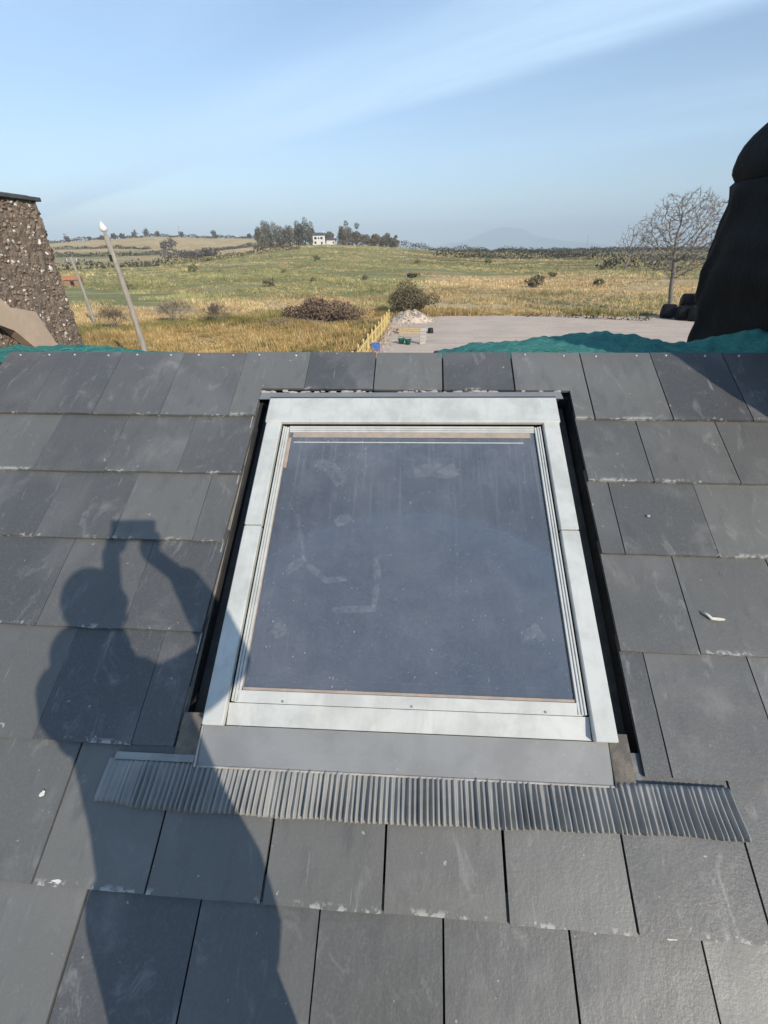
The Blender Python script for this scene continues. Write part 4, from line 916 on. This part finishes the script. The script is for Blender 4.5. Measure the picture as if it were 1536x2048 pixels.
farmhouse(on_az(639, 492, 372), R(10), 8.4, 6, 6.0, 1.6, 'two storey white house among the copse trees on the hill', [(-3.2, -1.9, .9, 2.3), (-3.2, -1.6, 3.6, 5.0), (1.0, 2.6, 3.6, 5.0), (1.3, 2.4, 0, 2.2), (-.7, .3, 3.7, 4.8)])
farmhouse(on_az(663, 492, 372), R(8), 6.6, 5, 3.2, 1.2, 'low white outbuilding right of the white house on the hill', [(1.2, 2.2, 1.2, 2.2)])
# yellow fence along the yard
FA, FB = np.array((-2.78, 45.2, 0)), np.array((-3.55, 25.2, 0)); fe = empty('fence', FA); tag(fe, 'yellow timber paling fence running along the left side of the gravel yard', 'fence')
dv = FB-FA; flen = np.linalg.norm(dv); du = dv/flen; nv_ = np.array((-du[1], du[0], 0)); fm = Matrix([[du[0], nv_[0], 0], [du[1], nv_[1], 0], [0, 0, 1]]).to_euler()
post_me = MB().box(-.05, .05, -.05, .05, -.2, 1.32, .01).mesh('post', M['yellow']); pale_me = MB().box(-.045, .045, .052, .075, .08, 1.18, .004).mesh('pale', M['yellow'])
k = int(flen/1.9)
for i in range(k+1):
    link('post', post_me, fe, tuple(du*(flen*i/k)), fm)
    if i < k:
        for z in (.32, .92): link('rail', MB().box(.02, flen/k-.02, .0, .05, z, z+.09, .004).mesh('rail', M['yellow']) if (i, z) == (0, .32) else bpy.data.meshes['rail'], fe, tuple(du*(flen*i/k)+np.array((0, 0, 0 if z < .5 else .6))), fm)
        if i == 0: bpy.data.objects.remove(fe.children[-1]); link('rail', bpy.data.meshes['rail'], fe, (0, 0, .6), fm)
np2 = int(flen/.62)
for i in range(np2):
    o = link('pale', pale_me, fe, tuple(du*(.12+.62*i)), fm); o.rotation_euler.rotate_axis('Y', random.uniform(-.04, .04))
# heap of pale stones
he = empty('stone_heap', (-.75, 47.2, 0)); tag(he, 'heap of pale rubble stones at the corner of the yard', 'rubble heap')
mb = MB(); n = 40
def hz(x, y): return max(0, 1.05*(1-(x/2.2)**2-(y/1.6)**2))*(.85+.2*math.sin(x*4)*math.cos(y*5))
V_ = [(-2.3+4.6*i/n, -1.7+3.4*j/n, hz(-2.3+4.6*i/n, -1.7+3.4*j/n)+random.uniform(-.03, .03)) for j in range(n+1) for i in range(n+1)]
mb.add(V_, [(j*(n+1)+i, j*(n+1)+i+1, (j+1)*(n+1)+i+1, (j+1)*(n+1)+i) for j in range(n) for i in range(n)]); mb.build('rubble', M['gravel'], he)
mb = MB()
for i in range(520):
    x, y = random.gauss(0, 1.0), random.gauss(0, .7); s = random.uniform(.04, .12); mb.col = tuple(np.array((.42, .37, .31))*random.uniform(.5, 1.25))
    mb.ball((x, y, hz(x, y)+s*.2), (s*random.uniform(.7, 1.3), s*random.uniform(.7, 1.2), s*random.uniform(.5, .9)), 6, 4, fn=lambda d: random.uniform(.8, 1.15))
o = mb.build('stones', M['stone_t'], he, colour=True); o['kind'] = 'stuff'
# odds and ends in the yard
def crate(name, at_, size, mat_, label, cat, rz=0.0):
    e = empty(name, at_); e.rotation_euler.z = rz; tag(e, label, cat); w, d_, h = size
    MB().box(-w/2, w/2, -d_/2, d_/2, 0.031, h*.16, .01).build('base', mat_, e)
    for s in (-1, 1):
        MB().box(-w/2, w/2, s*d_/2-.02, s*d_/2+.02, h*.2, h, .01).build('side', mat_, e); MB().box(s*w/2-.02, s*w/2+.02, -d_/2+.03, d_/2-.03, h*.2, h*.96, .01).build('end', mat_, e)
crate('plastic_crate', (-2.95, 32.2, 0), (.6, .5, .55), M['blue'], 'blue plastic crate at the near end of the yellow fence', 'crate', .2)
# wheelbarrow-like green tub pair
for i, (x, y) in enumerate(((-1.25, 35.0), (-.75, 34.7))):
    e = empty('tub', (x, y, .03)); tag(e, ('green tub nearer the fence on the gravel', 'green tub nearer the stone post on the gravel')[i], 'tub', None)
    mb = MB(); nn = 16; prof = [(.16, 0), (.24, .32), (.27, .36), (.24, .35), (.21, .30), (.14, .03)]
    for (r_, z) in prof:
        for j in range(nn): mb.v.append((r_*math.cos(6.283*j/nn), r_*math.sin(6.283*j/nn), z)); mb.c.append((1, 1, 1))
    mb.f = [(a*nn+j, a*nn+(j+1) % nn, (a+1)*nn+(j+1) % nn, (a+1)*nn+j) for a in range(5) for j in range(nn)]+[tuple(5*nn+j for j in range(nn)), tuple(range(nn-1, -1, -1))]; mb.mi = [0]*len(mb.f); mb.build('tub_body', M['green'], e, smooth=True)
    MB().tube([(-.26, 0, .33), (-.2, 0, .46), (0, 0, .52), (.2, 0, .46), (.26, 0, .33)], .012, 6).build('handle', M['black'], e)
e = empty('block_stack', (.32, 34.8, .03)); tag(e, 'short pillar of stacked pale blocks standing on the gravel', 'block stack')
for k in range(5): MB().box(-.22+.01*(k % 2), .22+.01*(k % 2), -.11, .11, k*.222+.002, k*.222+.212, .015).build('block', M['block'], e, rot=(0, 0, random.uniform(-.12, .12)))
e = empty('timber_stack', (-.65, 40.2, .03)); e.rotation_euler.z = .15; tag(e, 'low stack of yellow sawn timbers in front of the stone heap', 'timber stack')
for k in range(3):
    for j in range(5-k): MB().box(-1.1+random.uniform(-.1, .1), 1.1+random.uniform(-.1, .1), -.5+j*.2+k*.1, -.5+j*.2+k*.1+.17, .002+k*.13, .002+k*.13+.12, .01).build('timber', M['timber'], e)
e = empty('bucket', (1.0, 40.0, .03)); tag(e, 'dark upturned bucket on the gravel right of the timber stack', 'bucket')
mb = MB(); mb.tube([(0, 0, 0), (0, 0, .05), (0, 0, .38), (0, 0, .40)], [.26, .25, .20, .17], 16); mb.build('bucket_body', M['black'], e, smooth=False); MB().tube([(-.25, 0, .03), (-.2, .2, .04), (0, .3, .04), (.2, .2, .04), (.25, 0, .03)], .01, 5).build('handle', M['zinc'], e)
# loose rubble along the fence
mb = MB()
for i in range(200):
    q = random.random(); p_ = FA+(FB-FA)*q*.85; x = p_[0]+.2+abs(random.gauss(0, .8)); y = p_[1]+random.uniform(-.5, .5); s = random.uniform(.03, .11); mb.col = tuple(np.array(random.choice(((.48, .40, .33), (.52, .34, .24), (.34, .28, .24), (.58, .52, .44))))*random.uniform(.7, 1.2))
    mb.ball((x, y, .03+s*.3), (s*random.uniform(.7, 1.5), s, s*.6), 6, 4, fn=lambda d: random.uniform(.8, 1.15))
o = mb.build('rubble_strewn_ground', M['stone_t'], colour=True); tag(o, 'scattered rubble lying along the yard side of the fence', 'rubble', None, 'stuff')
# wrapped silage bales
def bale_mesh():
    mb = MB(); nn = 28; prof = [(-.62, .0), (-.62, .42), (-.60, .53), (-.54, .60), (-.42, .635), (0, .645), (.42, .635), (.54, .60), (.60, .53), (.62, .42), (.62, 0.0)]
    for x, r_ in prof:
        for j in range(nn): k = 1+.018*math.sin(j*3.1+x*9); mb.v.append((x, r_*k*math.cos(6.283*j/nn), r_*k*math.sin(6.283*j/nn)*(1 if math.sin(6.283*j/nn) > 0 else .95)+.61)); mb.c.append((1, 1, 1))
    mb.f = [(a*nn+j, a*nn+(j+1) % nn, (a+1)*nn+(j+1) % nn, (a+1)*nn+j) for a in range(len(prof)-1) for j in range(nn)]; mb.mi = [0]*len(mb.f); return mb.mesh('wrap', M['bale'], True)
bme = bale_mesh()
for nm, px, rr_, z, rz, lb in (('a', 1332, 54.3, 0.02, .1, 'leftmost black wrapped bale at the foot of the tall bare tree'), ('b', 1363, 53.6, 0.02, .3, 'black wrapped bale on the ground in the middle of the bale row'), ('c', 1390, 53.0, .02, -.1, 'rightmost black wrapped bale on the ground against the chimney edge'),
                         ('d', 1366, 54.6, .95, .2, 'black wrapped bale resting on top of the middle bale'), ('e', 1390, 54.0, 1.2, .0, 'highest black wrapped bale stacked at the right end')):
    p = on_az(px, 638, rr_); e = empty('silage_bale', (p[0], p[1], p[2]+z)); e.rotation_euler.z = -R(25)+rz; tag(e, lb, 'bale'); link('wrap', bme, e)

# ================================================================== the photographer (outside the frame, casting the shadow)
bx = MB(); off = CAM
def cap_(pts, rad, n=14, sq=1.0):
    pts = [np.array(p)+off for p in pts]; bx.tube(pts, rad, n, True, sq=sq)
    for p_, r_ in ((pts[0], rad[0]), (pts[-1], rad[-1])): bx.ball(p_, r_, 12, 8)
def torso(pts, rad, sq):
    pts = [np.array(p)+off for p in pts]; bx.tube(pts, rad, 20, True, sq=sq)
torso([(.035, -.33, -1.02), (.045, -.33, -.96), (.05, -.33, -.86), (.035, -.33, -.72), (.015, -.32, -.58), (.0, -.31, -.48), (-.01, -.30, -.40), (-.02, -.29, -.36)], [.13, .148, .150, .135, .132, .130, .11, .08], 1.42)
cap_([(-.03, -.30, -.42), (-.045, -.275, -.30)], [.095, .080])                     # neck
HC = np.array((-.06, -.245, -.168))
bx.ball(np.array((-.075, -.31, -.375))+off, (.135, .10, .085), 18, 12); bx.ball(np.array((-.055, -.30, -.30))+off, (.105, .09, .10), 18, 12)   ; bx.ball(np.array((-.125, -.295, -.33))+off, (.085, .08, .10), 16, 10)  # hood lying on the collar
bx.ball(HC+off, (.078, .098, .118), 20, 14, fn=lambda d: 1-.10*max(0, -d[2])*abs(d[0]))
bx.ball(HC+off+np.array((0, -.012, .018)), (.088, .100, .110), 20, 14)                 # hair mass
cap_([HC+np.array((0, .094, .012)), HC+np.array((0, .116, -.022))], [.010, .016], 8)     # nose
cap_([HC+np.array((-.03, .062, -.085)), HC+np.array((.03, .062, -.085))], [.028, .028], 8)  # chin
cap_([HC+np.array((-.022, .088, -.052)), HC+np.array((.022, .088, -.052))], [.010, .010], 8)  # mouth
for s in (-1, 1): bx.ball(HC+off+np.array((s*.082, -.005, -.01)), (.014, .024, .034), 10, 8)
# sleeves
cap_([(-.19, -.31, -.425), (-.25, -.25, -.53), (-.285, -.16, -.645)], [.075, .066, .056]); cap_([(-.285, -.16, -.645), (-.21, -.10, -.44), (-.135, -.05, -.285)], [.062, .058, .046])
cap_([(.155, -.31, -.415), (.195, -.21, -.42), (.228, -.10, -.42)], [.078, .070, .062]); cap_([(.228, -.10, -.42), (.192, -.065, -.315), (.145, -.04, -.205)], [.064, .060, .047])
# hands and fingers round the phone
def ph_(a, b, c): return rt*a+up_*b-fw*c                                            # phone frame: right, up, behind the lens
PX0, PX1 = -.083, .083                                                                # phone held level, long side across
LH = ph_(PX0+.012, -.108, .032); RHn = ph_(PX1-.012, -.104, .032)
cap_([(-.135, -.05, -.285), (np.array((-.135, -.05, -.285))+LH)/2, LH], [.032, .029, .030], 10); cap_([(.145, -.04, -.205), (np.array((.145, -.04, -.205))+RHn)/2, RHn], [.031, .029, .030], 10)
for s, H, ex in ((-1, LH, PX0), (1, RHn, PX1)):
    for k, ln in enumerate((.95, 1.05, 1.0, .8)):
        a = ex-s*(-.006+.0185*k)
        cap_([H-s*rt*(.010*k-.012), ph_(a, -.088, .018), ph_(a, -.064*ln, .002), ph_(a-s*.003, -.064+.030*ln, .0035)], [.0115, .010, .0088, .0076], 8)
    cap_([H+up_*.010-fw*.010, ph_(ex-s*.004, -.060, .034), ph_(ex-s*.020, -.036, .028)], [.014, .0115, .009], 8)
# legs and boots on the slates
def roofz(y): return -DP/math.cos(PHI)+y*math.tan(PHI)
for s, hx, kx, ky, ax_, ay in ((-1, -.115, -.15, -.27, -.16, -.33), (1, .085, .095, -.26, .10, -.36)):
    az_ = roofz(ay)+.115
    cap_([(hx, -.33, -.96), (kx*.5+hx*.5, (ky-.33)/2, -1.19), (kx, ky, -1.40)], [.105, .092, .068]); cap_([(kx, ky, -1.40), (kx*.5+ax_*.5, (ky+ay)/2-.015, -1.60), (ax_, ay, az_)], [.068, .066, .052])
    cap_([(ax_, ay-.035, roofz(ay-.035)+.063), (ax_, ay+.09, roofz(ay+.09)+.062), (ax_+s*.012, ay+.185, roofz(ay+.185)+.052)], [.048, .048, .038], 12)
bo = bx.build('body_volume', M['black']); rm = bo.modifiers.new('rm', 'REMESH'); rm.mode = 'VOXEL'; rm.voxel_size = .0058; rm.use_smooth_shade = True
sm = bo.modifiers.new('sm', 'SMOOTH'); sm.factor = .5; sm.iterations = 3
dg = bpy.context.evaluated_depsgraph_get(); bm_ = bpy.data.meshes.new_from_object(bo.evaluated_get(dg)); bpy.data.objects.remove(bo)
bm_.materials.clear()
for q in (simple('skin', (.52, .32, .24), (.46, .28, .2), 20, .55), simple('jacket', (.035, .04, .055), (.025, .03, .04), 9, .8), simple('jeans', (.05, .07, .12), (.035, .05, .09), 14, .85), simple('hair', (.05, .035, .025), None, 60, .6), simple('boots', (.06, .045, .035), None, 12, .6)): bm_.materials.append(q)
cen = np.empty(len(bm_.polygons)*3); bm_.polygons.foreach_get('center', cen); cen = cen.reshape(-1, 3)-off
mi = np.ones(len(cen), int); mi[cen[:, 2] < -.93] = 2
soles = cen[:, 2] < (-DP/math.cos(PHI)+cen[:, 1]*math.tan(PHI)+.14); mi[soles] = 4
hd_ = cen-HC; inh = (np.abs(hd_[:, 0]) < .12) & (np.abs(hd_[:, 1]) < .14) & (hd_[:, 2] > -.15); mi[inh] = 0
hair = inh & ((hd_[:, 2] > .055) | ((hd_[:, 1] < .0) & (hd_[:, 2] > -.07))); mi[hair] = 3
zc = (cen[:, 1] > -.075) & (cen[:, 2] > -.26); mi[zc] = 0
mi[(cen[:, 0] > .135) & zc] = 1
bm_.polygons.foreach_set('material_index', mi); bm_.polygons.foreach_set('use_smooth', np.ones(len(mi), bool)); bm_.name = 'person'
po = link('person', bm_); tag(po, 'person in dark jacket and jeans holding up a phone on the roof', 'person')
# phone: back towards the house
pm = Matrix([[rt[0], up_[0], -fw[0], 0], [rt[1], up_[1], -fw[1], 0], [rt[2], up_[2], -fw[2], CAMZ], [0, 0, 0, 1]])
phn = empty('phone', mw=pm); tag(phn, 'dark phone held up in both hands by the person', 'phone')
MB().box(PX0, PX1, -.062, .016, .008, .017, .003).build('case', M['black'], phn); MB().box(PX0+.003, PX1-.003, -.059, .013, .0172, .0178).build('screen', M['pane'], phn)
MB().tube([(0, 0, .0079), (0, 0, .0062)], [.008, .007], 14).build('lens_ring', M['black'], phn)

# ================================================================== haze
t = bpy.data.materials.new('haze_air'); t.use_nodes = True; nn = t.node_tree.nodes; nn.remove(nn['Principled BSDF'])
pv = nn.new('ShaderNodeVolumePrincipled'); pv.inputs['Color'].default_value = (.76, .90, 1.0, 1); pv.inputs['Density'].default_value = 1.9e-4; pv.inputs['Anisotropy'].default_value = -0.15
t.node_tree.links.new(pv.outputs[0], nn['Material Output'].inputs['Volume'])
o = MB().box(-16900, 16900, -16900, 16900, -4, 640).build('haze', t); tag(o, kind='stuff')
